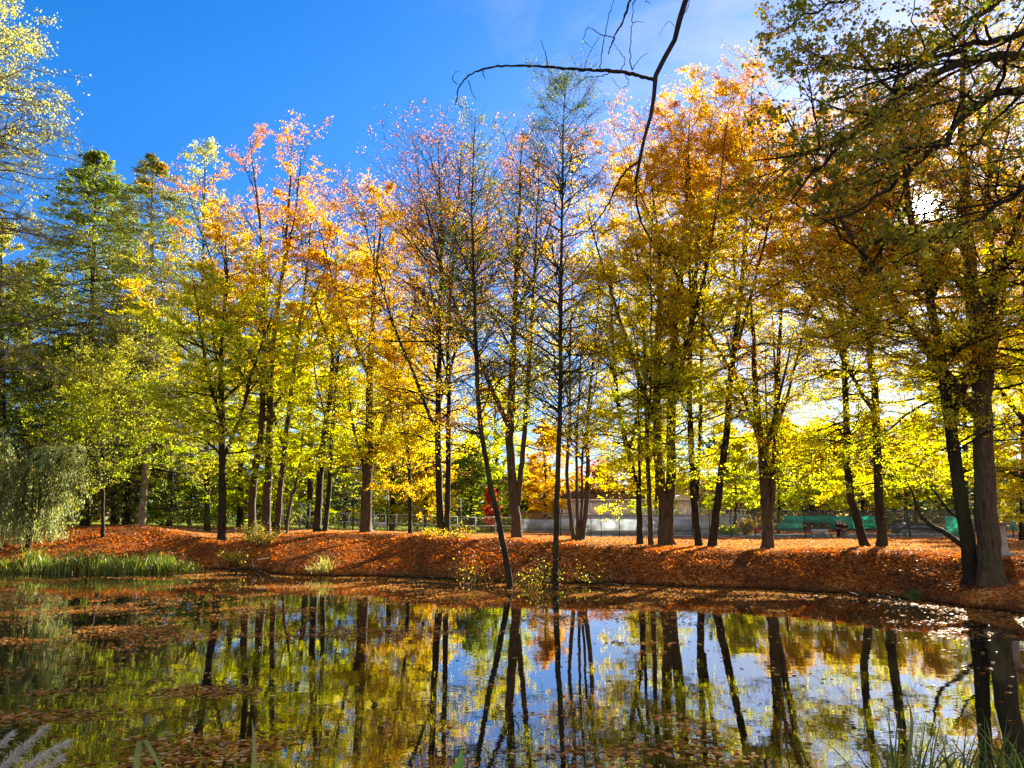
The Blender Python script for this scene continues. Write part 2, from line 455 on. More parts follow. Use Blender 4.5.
    dv3 = norm(d3 + rng.normal(0, 0.6, (len(p3), 3)) * np.array([1, 1, sp.get('flat', 0.55)]) + np.array([0, 0, sp.get('el3', 0.1)]))
    len3 = sp.get('l3', 0.55) * rng.uniform(0.5, 1.3, len(p3)) * np.clip(len2[par3], 0.5, 1.6)
    B3 = bend_paths(p3, dv3, len3, 3, np.full(len(p3), sp.get('droop3', 0.0)), 0.2, rng)
    V3, Q3 = tubes(B3, np.full((len(B3), 1), tw * 0.55) * np.array([[1, .8, .4]]), 3)
    V = np.concatenate([V1, V2, V3]); Q = np.concatenate([Q1, Q2 + len(V1), Q3 + len(V1) + len(V2)])
    # leaves
    nl = int(sp['leaves'] * sp.get('km', 1.5))
    k = rng.integers(0, len(B3), nl)
    zz = (B3[:, -1, 2] - zmin) / max(ztop - zmin, .1)
    bare = sp.get('bare')
    if bare is not None:      # bare = (h0, h1, keep at the top)
        h = (B3[k, -1, 2] - zmin) / max(ztop - zmin, .1)
        keep = rng.uniform(0, 1, nl) < np.interp(h, [bare[0], bare[1]], [1, bare[2]])
        k = k[keep]; nl = len(k)
    clumpv = rng.normal(0, sp.get('clump', 0.13), n)
    thin = rng.uniform(0, 1, n) ** 1.25
    hk = (B3[k, -1, 2] - zmin) / max(ztop - zmin, .1)
    keep = rng.uniform(0, 1, nl) < (0.10 + 1.0 * thin[par[par3[k]]]) * (np.interp(hk, [.08, .24], [.42, 1]) if sp.get('lead') else 1)
    k = k[keep]; nl = len(k)
    pos, dl = at(B3[k], rng.uniform(0.1, 1.0, nl))
    off = sp.get('off', 0.12)
    pos = pos + rng.normal(0, off, (nl, 3)) * np.array([1, 1, sp.get('offz', 0.6)])
    if sp.get('needle'):
        ax = norm(dl + rng.normal(0, 0.35, (nl, 3)) + np.array([0, 0, -0.25]))
        nr = np.cross(ax, rng.normal(size=(nl, 3)))
    else:
        nr = rng.normal(0, sp.get('tilt', 1.5), (nl, 3)) + np.array([0, 0, 1.0])
        ax = None
    size = sp.get('ls', 0.16) * sp.get('lsm', 1.0) * rng.uniform(0.5, 1.5, nl)
    if sp.get('gap'):      # a thin place in the foliage
        t = pos - np.array([0, 0, EYE]); fw = t[:, 1] * CP + t[:, 2] * SP
        gx = CX + F * t[:, 0] / np.maximum(fw, .1); gy = CY - F * (-t[:, 1] * SP + t[:, 2] * CP) / np.maximum(fw, .1)
        rr_ = np.hypot(gx - 925, gy - 207)
        kp = rng.uniform(0, 1, nl) < np.clip((rr_ - 8) / 30, 0.0, 1) ** .7
        pos, nr, size, k = pos[kp], nr[kp], size[kp], k[kp]; nl = len(k)
        if ax is not None: ax = ax[kp]
    LV, LQ = leaf_quads(pos, size, nr, sp.get('aspect', 0.62), ax, rng)
    hh = np.clip((pos[:, 2] - zmin) / max(ztop - zmin, 0.1), 0, 1)
    h0 = sp.get('h0', lo * 0.9)
    colr = colour_leaves(np.clip((hh - h0) / (1 - h0), 0, 1), clumpv[par[par3[k]]], sp['mix'], rng)
    return V, Q, LV, LQ, colr

def stem_tube(path, rad, sides, rng, flare=True):
    n = len(path)
    V, Q = tubes(path[None], rad[None], sides)
    V = V.reshape(n, sides, 3)
    # fluted, slightly uneven surface and root flare
    ang = np.arange(sides) * 2 * np.pi / sides
    ph = rng.uniform(0, 6, 4)
    f = 1 + 0.06 * np.cos(3 * ang + ph[0])[None, :] * np.cos(np.arange(n) * 0.5 + ph[1])[:, None] + rng.normal(0, 0.02, (n, sides))
    if flare:
        dist = np.r_[0, np.cumsum(np.linalg.norm(np.diff(path, axis=0), axis=1))]
        f = f + (np.exp(-dist / 0.32) * 0.70)[:, None] * (0.55 + 0.6 * np.cos(5 * ang + ph[2]))[None, :]
    V = path[:, None, :] + (V - path[:, None, :]) * f[:, :, None]
    return V.reshape(-1, 3), Q

def px_stem(pts, d, w0, w1, n=22, ground=True, rng=RNG):
    """pts = [(px, py[, extra depth])] from the foot up; w0, w1 widths in pixels -> path, radii"""
    P = np.array([W(p[0], p[1], d + (p[2] if len(p) > 2 else 0)) for p in pts])
    path = spline(P, n * 6)
    path = path[(np.linspace(0, 1, n) ** 1.7 * (n * 6 - 1)).round().astype(int)]
    if ground:
        zg = gz(path[0, 0], path[0, 1]) - 0.15
        dz = zg - path[0, 2]
        path[:, 2] += dz * np.exp(-np.linspace(0, 1, n) ** 1.7 * 12)
    wob = rng.normal(0, 0.02, (n, 3)); wob[0] = 0
    path += wob * min(1.0, w0 * d / F * 2)
    t = np.linspace(0, 1, n) ** 1.7
    r = (w0 * (1 - t) ** 0.8 + w1 * 0.6 * (1 - (1 - t) ** 0.8)) * d / F * 0.5 * (0.86 if w0 < 20 else 0.90)
    return path, r

def tree(name, label, stems, d, sp, cat='tree', bark=None, leafm=None, seed=0, group=None, limbs=()):
    sp = dict(sp)
    if stems[0][0][0][0] > 800: sp['gap'] = 1
    """stems: list of (pixel points, base width px, tip width px)"""
    rng = np.random.default_rng(seed + 100)
    low = max(p[0][1] for p, _, _ in stems)
    paths = [px_stem(p, d, a, b, 30, p[0][1] > low - 12, rng) for p, a, b in stems]
    lp = [px_stem(p, d, a, b, 12, False, rng) for p, a, b in limbs]
    root = thing(name, label, cat, paths[0][0][0] + np.array([0, 0, 0.15]), group)
    for (path, r), (sp_px, _a, _b) in zip(paths, stems):
        V, Q = stem_tube(path, r, (18 if d < 30 else 10) if d < 60 else 7, rng, sp_px[0][1] > low - 12)
        link('trunk', mesh_from('trunk', V, Q, bark or BARK_BEECH, smooth=True), root)
    nlead = sp.get('lead', 0)
    if nlead:      # ascending leaders that spread the crown out of the stem
        if len(paths) > 1: nlead = max(1, nlead - 1)
        zt = max(p[-1, 2] for p, _ in paths)
        for path, r in list(paths):
            hgt = path[-1, 2] - path[0, 2]
            a0 = rng.uniform(0, 6.28)
            for j in range(nlead):
                f = rng.uniform(0.42, 0.74)      # fraction of the sampled path, which is dense near the foot
                p0, d0 = at(path[None], np.array([f])); p0, d0 = p0[0], d0[0]
                az = a0 + j * 6.28 / nlead + rng.normal(0, .5); tl = math.radians(rng.uniform(16, 34))
                ln = (path[-1, 2] - p0[2]) * rng.uniform(0.72, 0.98)
                if ln < 2: continue
                dv = np.array([math.cos(az) * math.sin(tl), math.sin(az) * math.sin(tl), math.cos(tl)])
                u = np.linspace(0, 1, 14)
                q = p0 + dv * ln * u[:, None] + np.array([0, 0, 1]) * (ln * 0.05 * u ** 2)[:, None] - dv * np.array([1, 1, 0]) * (ln * .18 * u ** 2)[:, None]
                w = np.cumsum(rng.normal(0, .02 * ln / 6, (14, 3)), 0); w -= w[0]; q += w
                rr = np.interp(f, np.linspace(0, 1, len(r)), r) * .62 * (1 - .86 * u) + .004
                lp.append((q, rr))
    for path, r in lp:
        V, Q = stem_tube(path, r, 8, rng, False)
        link('limb', mesh_from('limb', V, Q, bark or BARK_BEECH, smooth=True), root)
    V, Q, LV, LQ, c = foliage([a for a, _ in paths] + [a for a, _ in lp], [b for _, b in paths] + [b for _, b in lp], sp, rng)
    b = link('branches', mesh_from('branches', V, Q, sp.get('bbark') or bark or BARK_DARK, smooth=True), root); b['kind'] = 'stuff'
    if len(LV):
        link('crown', mesh_from('crown', LV, LQ, leafm or LEAF, colors=c), root)
    return root

def S(**k): return k
beech = lambda **k: dict(S(lup=0.04, lm=1.0, nm=1.35, km=4.9, lsm=0.62, bias=0.92, azj=1.5, lmin=0.4, ejit=15, shape='beech', lead=3, off=0.09, offz=0.4, l3=0.72, tilt=1.25, L=5.0, lo=0.12, n1=80, n2=8, n3=5, leaves=26000, ls=0.17, elev=(6, 52), droop=0.0, mix=['ygreen', 'yellow', 'gold']), **k)

# --- front row along the crest, left to right
tree('spruce_tree', 'tall dark green spruce with a ragged pointed top behind the willow', [([(84, 527), (88, 400), (93, 280), (97, 148)], 11, 1.5)], 62,
     S(lm=1.85, km=6.5, lsm=.72, shape='cone', L=5.2, lo=0.10, n1=260, n2=11, n3=5, elev=(-16, 16), droop=-0.05, droop2=-0.18, droop3=-0.25, leaves=30000, ls=0.34, aspect=0.28, needle=True, mix=['spruce', 'olive', 'spruce', 'spruce'], off=0.08), bark=BARK_GREY, leafm=NEEDLE, seed=1, cat='conifer')
tree('larch_tree', 'thin conifer with a straight pale trunk and sparse green needles', [([(141, 523), (149, 420), (152, 300), (152, 220), (153, 152)], 9, 1.5)], 59,
     S(lm=1.8, km=5.5, lsm=.75, shape='cone', L=3.9, lo=0.16, n1=170, n2=10, n3=5, elev=(-12, 14), droop=-0.05, droop2=-0.14, leaves=15000, ls=0.30, aspect=0.3, needle=True, mix=['larch', 'larch', 'spruce', 'larch'], off=0.09), bark=BARK_PALE, leafm=NEEDLE, seed=2, cat='conifer')
tree('birch_tree', 'slender birch with a thin pale green top beside the straight conifer', [([(208, 525), (206, 400), (203, 260), (206, 148)], 7, 1)], 63,
     S(lm=1.35, km=1.8, L=3.6, lo=0.3, n1=80, n2=7, elev=(25, 60), droop=-0.15, leaves=13000, ls=0.14, mix=['olive', 'pale', 'pale'], clump=0.1), bark=BARK_GREY, seed=3)
tree('beech_tree', 'green and yellow beech with a straight dark trunk standing nearest the marsh grass', [([(222, 541), (222, 480), (222, 420), (221, 350), (226, 290), (226, 232)], 9.5, 1.5)], 50,
     beech(leaves=34000, L=5.4, lo=0.08) | S(mix=['green', 'ygreen', 'ygreen', 'ygreen', 'yellow', 'gold']), bark=BARK_DARK, seed=4,
     limbs=[([(222, 402), (236, 388), (250, 376), (262, 360)], 4, 1.5), ([(221, 455), (205, 440), (188, 436)], 3, 1), ([(223, 356), (208, 350), (190, 342), (172, 336), (158, 325), (140, 330)], 3, .8)])
tree('beech_tree', 'clump of beech stems topped with peach orange leaves, left of the twin trunks', [([(252, 527), (254, 480), (262, 420), (264, 330), (262, 250), (255, 180), (250, 140)], 9, 1),
     ([(266, 531), (268, 480), (270, 420), (272, 360), (280, 290), (288, 220), (292, 140)], 10, 1), ([(277, 529), (282, 470), (288, 420), (296, 350), (306, 280), (312, 200)], 7, 1), ([(286, 528), (291, 500), (299, 470), (304, 420)], 4, 1)], 54,
     beech(leaves=40000, L=4.6, n1=130, lo=0.10, bare=(0.6, 1.0, 0.55)) | S(mix=['ygreen', 'ygreen', 'yellow', 'yellow', 'gold', 'orange', 'peach', 'peach'], elev=(8, 56)), seed=5)
tree('beech_tree', 'pair of slanting dark trunks under golden leaves, right of the clump of stems', [([(317, 529), (320, 480), (325, 430), (331, 390), (334, 320), (338, 225)], 9, 1), ([(325, 528), (329, 490), (332, 440), (336, 380), (346, 300)], 6, 1)], 55,
     beech(leaves=26000, L=4.4, lo=0.12) | S(mix=['ygreen', 'ygreen', 'yellow', 'yellow', 'orange']), bark=BARK_DARK, seed=6)
tree('beech_tree', 'stout beech whose single trunk fans into several limbs below orange leaves', [([(366, 531), (366, 505), (367, 478), (369, 440), (370, 380), (374, 300), (384, 195)], 13, 1),
     ([(367, 486), (372, 460), (384, 425), (396, 385), (412, 320), (420, 240)], 7, 1), ([(365, 480), (362, 460), (355, 435), (350, 400), (345, 340)], 4, 1)], 54,
     beech(leaves=32000, L=4.8, n1=110, lo=0.13) | S(mix=['yellow', 'ygreen', 'yellow', 'gold', 'orange', 'gold', 'orange']), seed=7)
tree('beech_tree', 'thin young beech with drooping yellow foliage between stout beech and tall twin trunks', [([(410, 534), (410, 490), (408, 440), (408, 390), (411, 350)], 5, 1)], 52,
     beech(leaves=18000, L=3.8, n1=50, lo=0.12) | S(mix=['gold', 'yellow', 'gold'], ls=0.15), bark=BARK_DARK, seed=8)
tree('beech_tree', 'tall twin trunked beech with bare reddish twigs at its top', [([(441, 534), (439, 480), (438, 400), (440, 320), (441, 240), (438, 138)], 9, 1), ([(447, 532), (448, 470), (449, 400), (448, 330), (455, 240), (462, 150)], 7, 1)], 48,
     beech(leaves=24000, L=5.2, n1=210, lo=0.12, bare=(0.45, 0.95, 0.30)) | S(mix=['yellow', 'yellow', 'gold', 'orange', 'rust', 'rust'], elev=(10, 66), ls=0.15), bark=BARK_DARK, seed=9)
tree('alder_tree', 'slim leaning tree rooted at the water with small dark leaves', [([(513, 571), (503, 530), (490, 480), (480, 420), (476, 350), (474, 270), (472, 200), (475, 118)], 7.5, 1.0)], 34.5,
     S(lm=1.35, azj=1.5, lmin=.4, ejit=12, bias=.95, shape='beech', L=2.3, lo=0.30, n1=100, n2=6, n3=4, elev=(25, 55), droop=0.0, leaves=9000, ls=0.085, mix=['rust', 'dkgreen', 'dkgreen', 'olive'], tilt=1.5, twig=0.007), bark=BARK_GREY, leafm=LEAF_SHADE, seed=10)
tree('beech_tree', 'forked beech with russet sparse leaves behind the slim leaning tree', [([(517, 538), (516, 515), (513, 490), (510, 440), (511, 400), (514, 330), (517, 260), (522, 135)], 12, 1), ([(518, 505), (521, 470), (526, 420), (529, 370), (532, 320), (536, 240), (540, 150)], 7, 1)], 46,
     beech(leaves=20000, L=4.6, n1=190, lo=0.17, bare=(0.35, 0.95, 0.5)) | S(mix=['ygreen', 'yellow', 'gold', 'orange', 'rust'], elev=(12, 62), ls=0.14), seed=11)
tree('alder_tree', 'tall straight slender tree rooted at the waterline with tiny dark leaves', [([(555, 573), (556, 520), (558, 460), (560, 400), (561, 300), (562, 200), (565, 76)], 7, 0.9)], 34.5,
     S(lm=1.3, azj=1.5, lmin=.4, ejit=12, shape='beech', L=2.9, lo=0.28, n1=130, n2=7, n3=5, elev=(25, 55), droop=0.0, leaves=19000, ls=0.08, mix=['olive', 'olive', 'dkgreen', 'dkgreen'], tilt=1.5, twig=0.006, bias=0.9), bark=BARK_GREY, leafm=LEAF_SHADE, seed=12)
tree('hornbeam_tree', 'many stemmed tree fanning out of one foot, nearly bare above', [([(574, 541), (570, 510), (567, 470), (570, 420), (570, 340), (574, 250)], 5, 1), ([(578, 541), (577, 500), (577, 440), (580, 380), (584, 300)], 4, 1),
     ([(581, 541), (586, 510), (588, 470), (587, 430), (593, 360), (602, 270)], 6, 1), ([(579, 540), (582, 500), (583, 450), (592, 400), (606, 330)], 3.5, 1)], 44,
     S(L=3.0, lo=0.25, n1=140, n2=7, elev=(25, 60), leaves=12000, ls=0.13, mix=['gold', 'yellow', 'rust'], bare=(0.2, 0.7, 0.35)), seed=13)
tree('beech_tree', 'thin curving beech just left of the widest clump of close set stems', [([(640, 545), (639, 505), (635, 480), (628, 450), (618, 400), (612, 330), (611, 240)], 7.5, 1), ([(640, 500), (639, 450), (638, 400), (637, 320)], 4, 1)], 42.5,
     beech(leaves=20000, L=4.0, n1=70, lo=0.12) | S(mix=['yellow', 'ygreen', 'gold', 'yellow'], ls=0.15), bark=BARK_DARK, seed=14)
tree('beech_tree', 'widest clump of close set stems, with a broad golden crown', [([(664, 546), (664, 520), (664, 500), (660, 480), (657, 420), (658, 340), (660, 260), (650, 170)], 13, 1.2),
     ([(668, 545), (668, 515), (671, 480), (671, 420), (674, 340), (684, 240), (690, 105)], 13, 1), ([(651, 546), (650, 510), (648, 470), (646, 400), (642, 300), (630, 200)], 6, 1)], 42,
     beech(leaves=42000, L=4.6, n1=140, lo=0.12) | S(mix=['ygreen', 'yellow', 'yellow', 'yellow', 'gold', 'gold', 'orange'], elev=(6, 56), ls=0.15), seed=15)
tree('beech_tree', 'beech parting low into two thin upright stems right of the widest clump of stems', [([(699, 546), (695, 510), (693, 480), (690, 420), (690, 340), (698, 250), (712, 110)], 8.5, 1), ([(697, 500), (698, 470), (700, 430), (702, 340), (706, 270), (720, 160)], 5, 1)], 41.5,
     beech(leaves=32000, L=4.4, n1=100, lo=0.12) | S(mix=['ygreen', 'yellow', 'yellow', 'yellow', 'gold', 'orange'], ls=0.15), bark=BARK_DARK, seed=16)
tree('beech_tree', 'tall beech with one long sweeping trunk and a rusty orange peak', [([(711, 547), (716, 515), (722, 470), (728, 410), (734, 350), (742, 280), (747, 210), (752, 78)], 9.5, 1)], 41,
     beech(leaves=42000, L=5.2, n1=110, lo=0.14) | S(mix=['ygreen', 'yellow', 'yellow', 'yellow', 'gold', 'orange', 'rust'], ls=0.15, elev=(-2, 56)), bark=BARK_DARK, seed=17)
tree('hornbeam_tree', 'pale barked tree forking at head height with thin open crown', [([(768, 548), (767, 515), (764, 485), (762, 450), (757, 410), (754, 350), (750, 280)], 13, 1), ([(769, 520), (772, 490), (775, 450), (777, 400), (780, 330), (784, 240)], 9, 1), ([(767, 490), (768, 450), (766, 400), (765, 340)], 3, 1)], 40,
     beech(leaves=9000, L=3.0, n1=80, lo=0.14, bare=(0.2, 0.8, 0.6)) | S(mix=['ygreen', 'yellow', 'gold', 'rust', 'rust'], ls=0.14), seed=18)
tree('beech_tree', 'curved dark trunk joined at the foot with a straighter neighbour', [([(866, 546), (858, 520), (850, 490), (847, 450), (846, 400), (842, 330), (836, 250), (830, 140)], 9.5, 1.2)], 38,
     beech(leaves=36000, L=4.9, n1=120, lo=0.10) | S(mix=['yellow', 'ygreen', 'yellow', 'gold', 'rust', 'gold'], ls=0.15, elev=(-8, 50)), bark=BARK_DARK, seed=19)
tree('beech_tree', 'straight dark trunk rising beside the curved trunk, foot against it', [([(882, 546), (880, 515), (878, 470), (876, 420), (871, 360), (868, 300), (862, 230), (868, 120)], 11, 1.2)], 37.8,
     beech(leaves=36000, L=4.9, n1=120, lo=0.10) | S(mix=['ygreen', 'yellow', 'gold', 'gold', 'rust'], ls=0.15, elev=(-8, 50)), bark=BARK_DARK, seed=20)
tree('beech_tree', 'dark trunk leaning left against the thickest trunk by the water', [([(972, 572), (966, 530), (958, 480), (950, 420), (940, 350), (928, 290), (912, 230), (900, 120), (898, 40)], 16, 2)], 27.5,
     beech(leaves=21000, L=3.9, n1=90, lo=0.16) | S(mix=['ygreen', 'yellow', 'gold', 'gold', 'rust', 'olive'], ls=0.13, elev=(-10, 45)), bark=BARK_DARK, seed=21,
     limbs=[([(962, 545), (945, 533), (930, 524), (918, 512), (912, 492), (906, 480)], 7, 1.5), ([(961, 520), (948, 510), (935, 492), (925, 482)], 4, 1.2)])
tree('beech_tree', 'thickest beech trunk, standing at the water and branching into heavy limbs', [([(990, 578), (988, 545), (985, 500), (984, 450), (982, 400), (978, 350), (972, 290), (968, 240), (962, 130), (965, 20)], 24, 2.5),
     ([(984, 400), (990, 350), (990, 280), (988, 200), (990, 90)], 15, 2)], 27,
     beech(leaves=30000, L=4.4, n1=130, lo=0.17) | S(mix=['ygreen', 'yellow', 'gold', 'gold', 'rust', 'olive'], ls=0.13, elev=(-10, 45)), seed=22,
     limbs=[([(986, 385), (996, 340), (1004, 300), (1005, 260), (1012, 200)], 8, 2), ([(978, 410), (955, 385), (938, 355), (922, 335), (905, 322), (880, 300)], 7, 1.5), ([(976, 345), (955, 325), (935, 305), (900, 290), (865, 282)], 5, 1.5)])
# --- far right and out to the side
tree('beech_tree', 'yellow beech at the picture edge behind the thickest trunk', [([(1040, 548), (1036, 480), (1030, 400), (1026, 300), (1030, 180)], 12, 1.5)], 44,
     beech(leaves=26000, L=5.0) | S(mix=['ygreen', 'yellow', 'gold', 'gold', 'orange']), bark=BARK_DARK, seed=23)
# --- left bank
tree('beech_tree', 'bright green young beech spreading over a thin trunk by the willow', [([(103, 538), (103, 480), (101, 430), (98, 370)], 4, 1)], 50,
     beech(leaves=15000, L=4.6, n1=60, lo=0.25) | S(mix=['olive', 'green', 'olive', 'ygreen', 'olive']), bark=BARK_DARK, seed=24)
tree('conifer_tree', 'dark trunk in the shade just beside the straight pale trunk', [([(127, 521), (128, 480), (129, 430), (132, 330)], 9, 2)], 63,
     S(L=4.0, lo=0.4, n1=60, n2=7, elev=(-10, 20), leaves=9000, ls=0.28, aspect=0.35, needle=True, mix=['dkgreen', 'spruce', 'olive']), bark=BARK_DARK, leafm=NEEDLE, seed=25, cat='conifer')
tree('birch_tree', 'airy pale yellow birch reaching in at the top corner above the willow', [([(-75, 572), (-70, 400), (-66, 200), (-60, 0), (-55, -160)], 13, 2)], 24,
     S(km=4.2, lsm=.85, L=4.8, lo=0.28, n1=130, n2=8, n3=5, elev=(25, 50), droop=-0.25, droop2=-0.2, droop3=-0.2, leaves=30000, ls=0.085, mix=['olive', 'pale', 'pale'], off=0.07, tilt=1.5), bark=BARK_PALE, seed=26)
# weeping willow
def willow():
    rng = np.random.default_rng(77)
    base = W(28, 540, 47); base[2] = gz(base[0], base[1])
    root = thing('willow_tree', 'grey green weeping willow trailing its strands above the leafy bank', 'tree', base)
    stems = []
    for k in range(9):
        a = k * 2.4 + 0.3
        h, out = rng.uniform(3.8, 6.8), rng.uniform(0.8, 4.4)
        p = np.array([base, base + [0.2 * math.cos(a), 0.2 * math.sin(a), 1.4], base + [out * .5 * math.cos(a), out * .5 * math.sin(a), h * .85], base + [out * math.cos(a), out * math.sin(a), h]])
        stems.append(spline(p, 12))
    V, Q = tubes(np.array(stems), np.linspace(0.13, 0.03, 12)[None].repeat(9, 0), 7)
    link('trunk', mesh_from('trunk', V, Q, BARK_DARK, smooth=True), root)
    st = np.array(stems); n = 620
    k = rng.integers(0, 9, n)
    p, d = at(st[k], rng.uniform(0.45, 1.0, n) )
    az = rng.uniform(0, 6.28, n); ln = rng.uniform(1.4, 4.2, n)
    s = np.linspace(0, 1, 9)
    out = rng.uniform(0.5, 1.9, n)
    P = p[:, None, :] + np.stack([np.cos(az)[:, None] * out[:, None] * np.sin(s * 1.5)[None], np.sin(az)[:, None] * out[:, None] * np.sin(s * 1.5)[None], 0.5 * np.sin(s * 3.0)[None] * out[:, None] - ln[:, None] * (s ** 1.8)[None]], -1)
    zg = ground_z(P[:, :, 0].ravel(), P[:, :, 1].ravel()).reshape(P.shape[:2]) + 0.35
    P[:, :, 2] = np.maximum(P[:, :, 2], zg)
    V, Q = tubes(P, np.full((n, 9), 0.009), 3)
    b = link('branches', mesh_from('branches', V, Q, BARK_GREY), root); b['kind'] = 'stuff'
    m = 60000
    k = rng.integers(0, n, m)
    pos, d = at(P[k], rng.uniform(0.1, 1, m))
    pos += rng.normal(0, 0.055, (m, 3))
    ax = norm(d + rng.normal(0, 0.3, (m, 3)) + np.array([0, 0, -0.5]))
    LV, LQ = leaf_quads(pos, 0.15 * rng.uniform(.6, 1.3, m), np.cross(ax, rng.normal(size=(m, 3))), 0.24, ax, rng)
    c = PAL['willow'][rng.integers(0, 4, m)] * rng.uniform(.8, 1.25, (m, 1))
    yl = (rng.uniform(0, 1, n) < 0.15)[k]
    c[yl] = PAL['pale'][rng.integers(0, 4, yl.sum())]
    link('crown', mesh_from('crown', LV, LQ, LEAF_SHADE, colors=c), root)
willow()

# --- the near tree whose limbs hang into the upper right
def overhang():
    rng = np.random.default_rng(31)
    d = 11.0
    tb = np.array([11.0, 11.0, 0.0]); tb[2] = gz(11.0, 11.0)
    base = np.array([10.6, 7.0, gz(10.6, 7.0)])
    root = thing('overhanging_tree', 'near tree reaching in from above with dark limbs, green leaves and a bare hanging branch', 'tree', base)
    trunk = spline([base - [0, 0, .2], base + [-.2, 0.5, 3.0], base + [-.4, 1.5, 7.0], base + [-.2, 2.2, 12.0], base + [0.2, 2.6, 16.0]], 20)
    V, Q = stem_tube(trunk, np.linspace(0.38, 0.10, 20), 12, rng)
    link('trunk', mesh_from('trunk', V, Q, BARK_DARK, smooth=True), root)
    def near_pt(p):
        i = np.argmin(np.linalg.norm(trunk - (p + np.array([0, 0, 0.3])), axis=1)); return trunk[max(i - 1, 0)]
    limbs = [
        (11.0, [(1060, 20), (1024, 33), (985, 42), (950, 52), (915, 68), (890, 80), (862, 88), (835, 100)], 7, 1.2),
        (11.0, [(1050, 50), (1000, 57), (962, 62), (930, 80), (900, 97), (870, 122), (845, 140), (820, 170), (788, 200)], 9, 1.2),
        (10.5, [(1050, 88), (1000, 95), (962, 118), (940, 145), (915, 165), (880, 195), (845, 215), (820, 228)], 8, 1.2),
        (11.5, [(1050, 170), (1024, 190), (1000, 207), (965, 226), (930, 243), (895, 262)], 6, 1),
        (12.0, [(1060, -40), (1010, -10), (965, 28), (925, 58), (880, 70), (830, 60), (790, 40)], 7, 1),
        (12.0, [(1000, -90), (950, -60), (900, -30), (850, -5), (810, 12), (780, 30)], 6, 1),
    ]
    paths, rads = [], []
    for dd, pts, w0, w1 in limbs:
        P = np.array([W(a, b, dd - 0.12 * i) for i, (a, b) in enumerate(pts)])
        st = near_pt(P[0])
        P = np.vstack([st, (st + P[0]) / 2 + [0, 0, 0.25], P])
        path = spline(P, 30); path[1:] += rng.normal(0, 0.025, (29, 3))
        r = np.linspace(w0 * 1.8, w1 * 1.3, 30) * dd / F * 0.5
        paths.append(path); rads.append(r)
        V, Q = tubes(path[None], r[None], 7)
        link('limb', mesh_from('limb', V, Q, BARK_DARK, smooth=True), root)
    sub = [(11.0, [(846, 140), (815, 150), (785, 157), (750, 161)], 4, 0.8), (11.0, [(880, 116), (850, 112), (825, 104), (800, 92)], 3, .7), (10.4, [(940, 145), (905, 148), (880, 160), (862, 176)], 3, .7), (11, [(900, 97), (880, 80), (862, 55), (840, 40)], 3, .6),
           (10.3, [(915, 165), (900, 200), (893, 225)], 3, .7)]
    for dd, pts, w0, w1 in sub:
        path = spline([W(a, b, dd - 0.5) for a, b in pts], 16); r = np.linspace(w0 * 1.3, w1 * 1.2, 16) * dd / F * .5
        V, Q = tubes(path[None], r[None], 5); link('limb', mesh_from('limb', V, Q, BARK_DARK, smooth=True), root)
        paths.append(path); rads.append(r)
    cut = [p[len(p) // 5:] if i < 6 else p for i, p in enumerate(paths)]; cr = [r[len(r) // 5:] if i < 6 else r for i, r in enumerate(rads)]
    sp = S(gap=1, limb=True, shape='limb', L=1.9, lo=0.0, n1=150, n2=6, n3=4, elev=(-5, 12), ejit=18, droop=-0.12, l3=0.35, leaves=17000, ls=0.062, mix=['olive', 'gold', 'olive', 'green', 'gold'], clump=0.25, tilt=1.5, twig=0.0035, off=0.05, aspect=0.8, h0=0.0)
    V, Q, LV, LQ, c = foliage(cut, cr, sp, rng)
    b = link('branches', mesh_from('branches', V, Q, BARK_DARK, smooth=True), root); b['kind'] = 'stuff'
    link('crown', mesh_from('crown', LV, LQ, LEAF_SHADE, colors=c), root)
    # bare hanging branch
    dd = 6.5
    P = [W(a, b, dd) for a, b in [(712, -70), (697, -25), (686, 0), (676, 35), (664, 62), (655, 82), (651, 112), (644, 140), (638, 165), (636, 195), (640, 220), (652, 242)]]
    st = trunk[13]
    P = [st, (st * .6 + P[0] * .4) + [0, 0, 0.9], (st * .25 + P[0] * .75) + [0, 0, 0.9]] + P
    path = spline(P, 60); r = np.interp(np.linspace(0, 1, 60), [0, .62, .8, 1], [0.10, 0.034, 0.026, 0.008]); r *= rng.uniform(0.88, 1.12, 60)
    path[40:] += rng.normal(0, 0.008, (20, 3))
    V, Q = tubes(path[None], r[None], 8); link('limb', mesh_from('limb', V, Q, BARK_DARK, smooth=True), root)
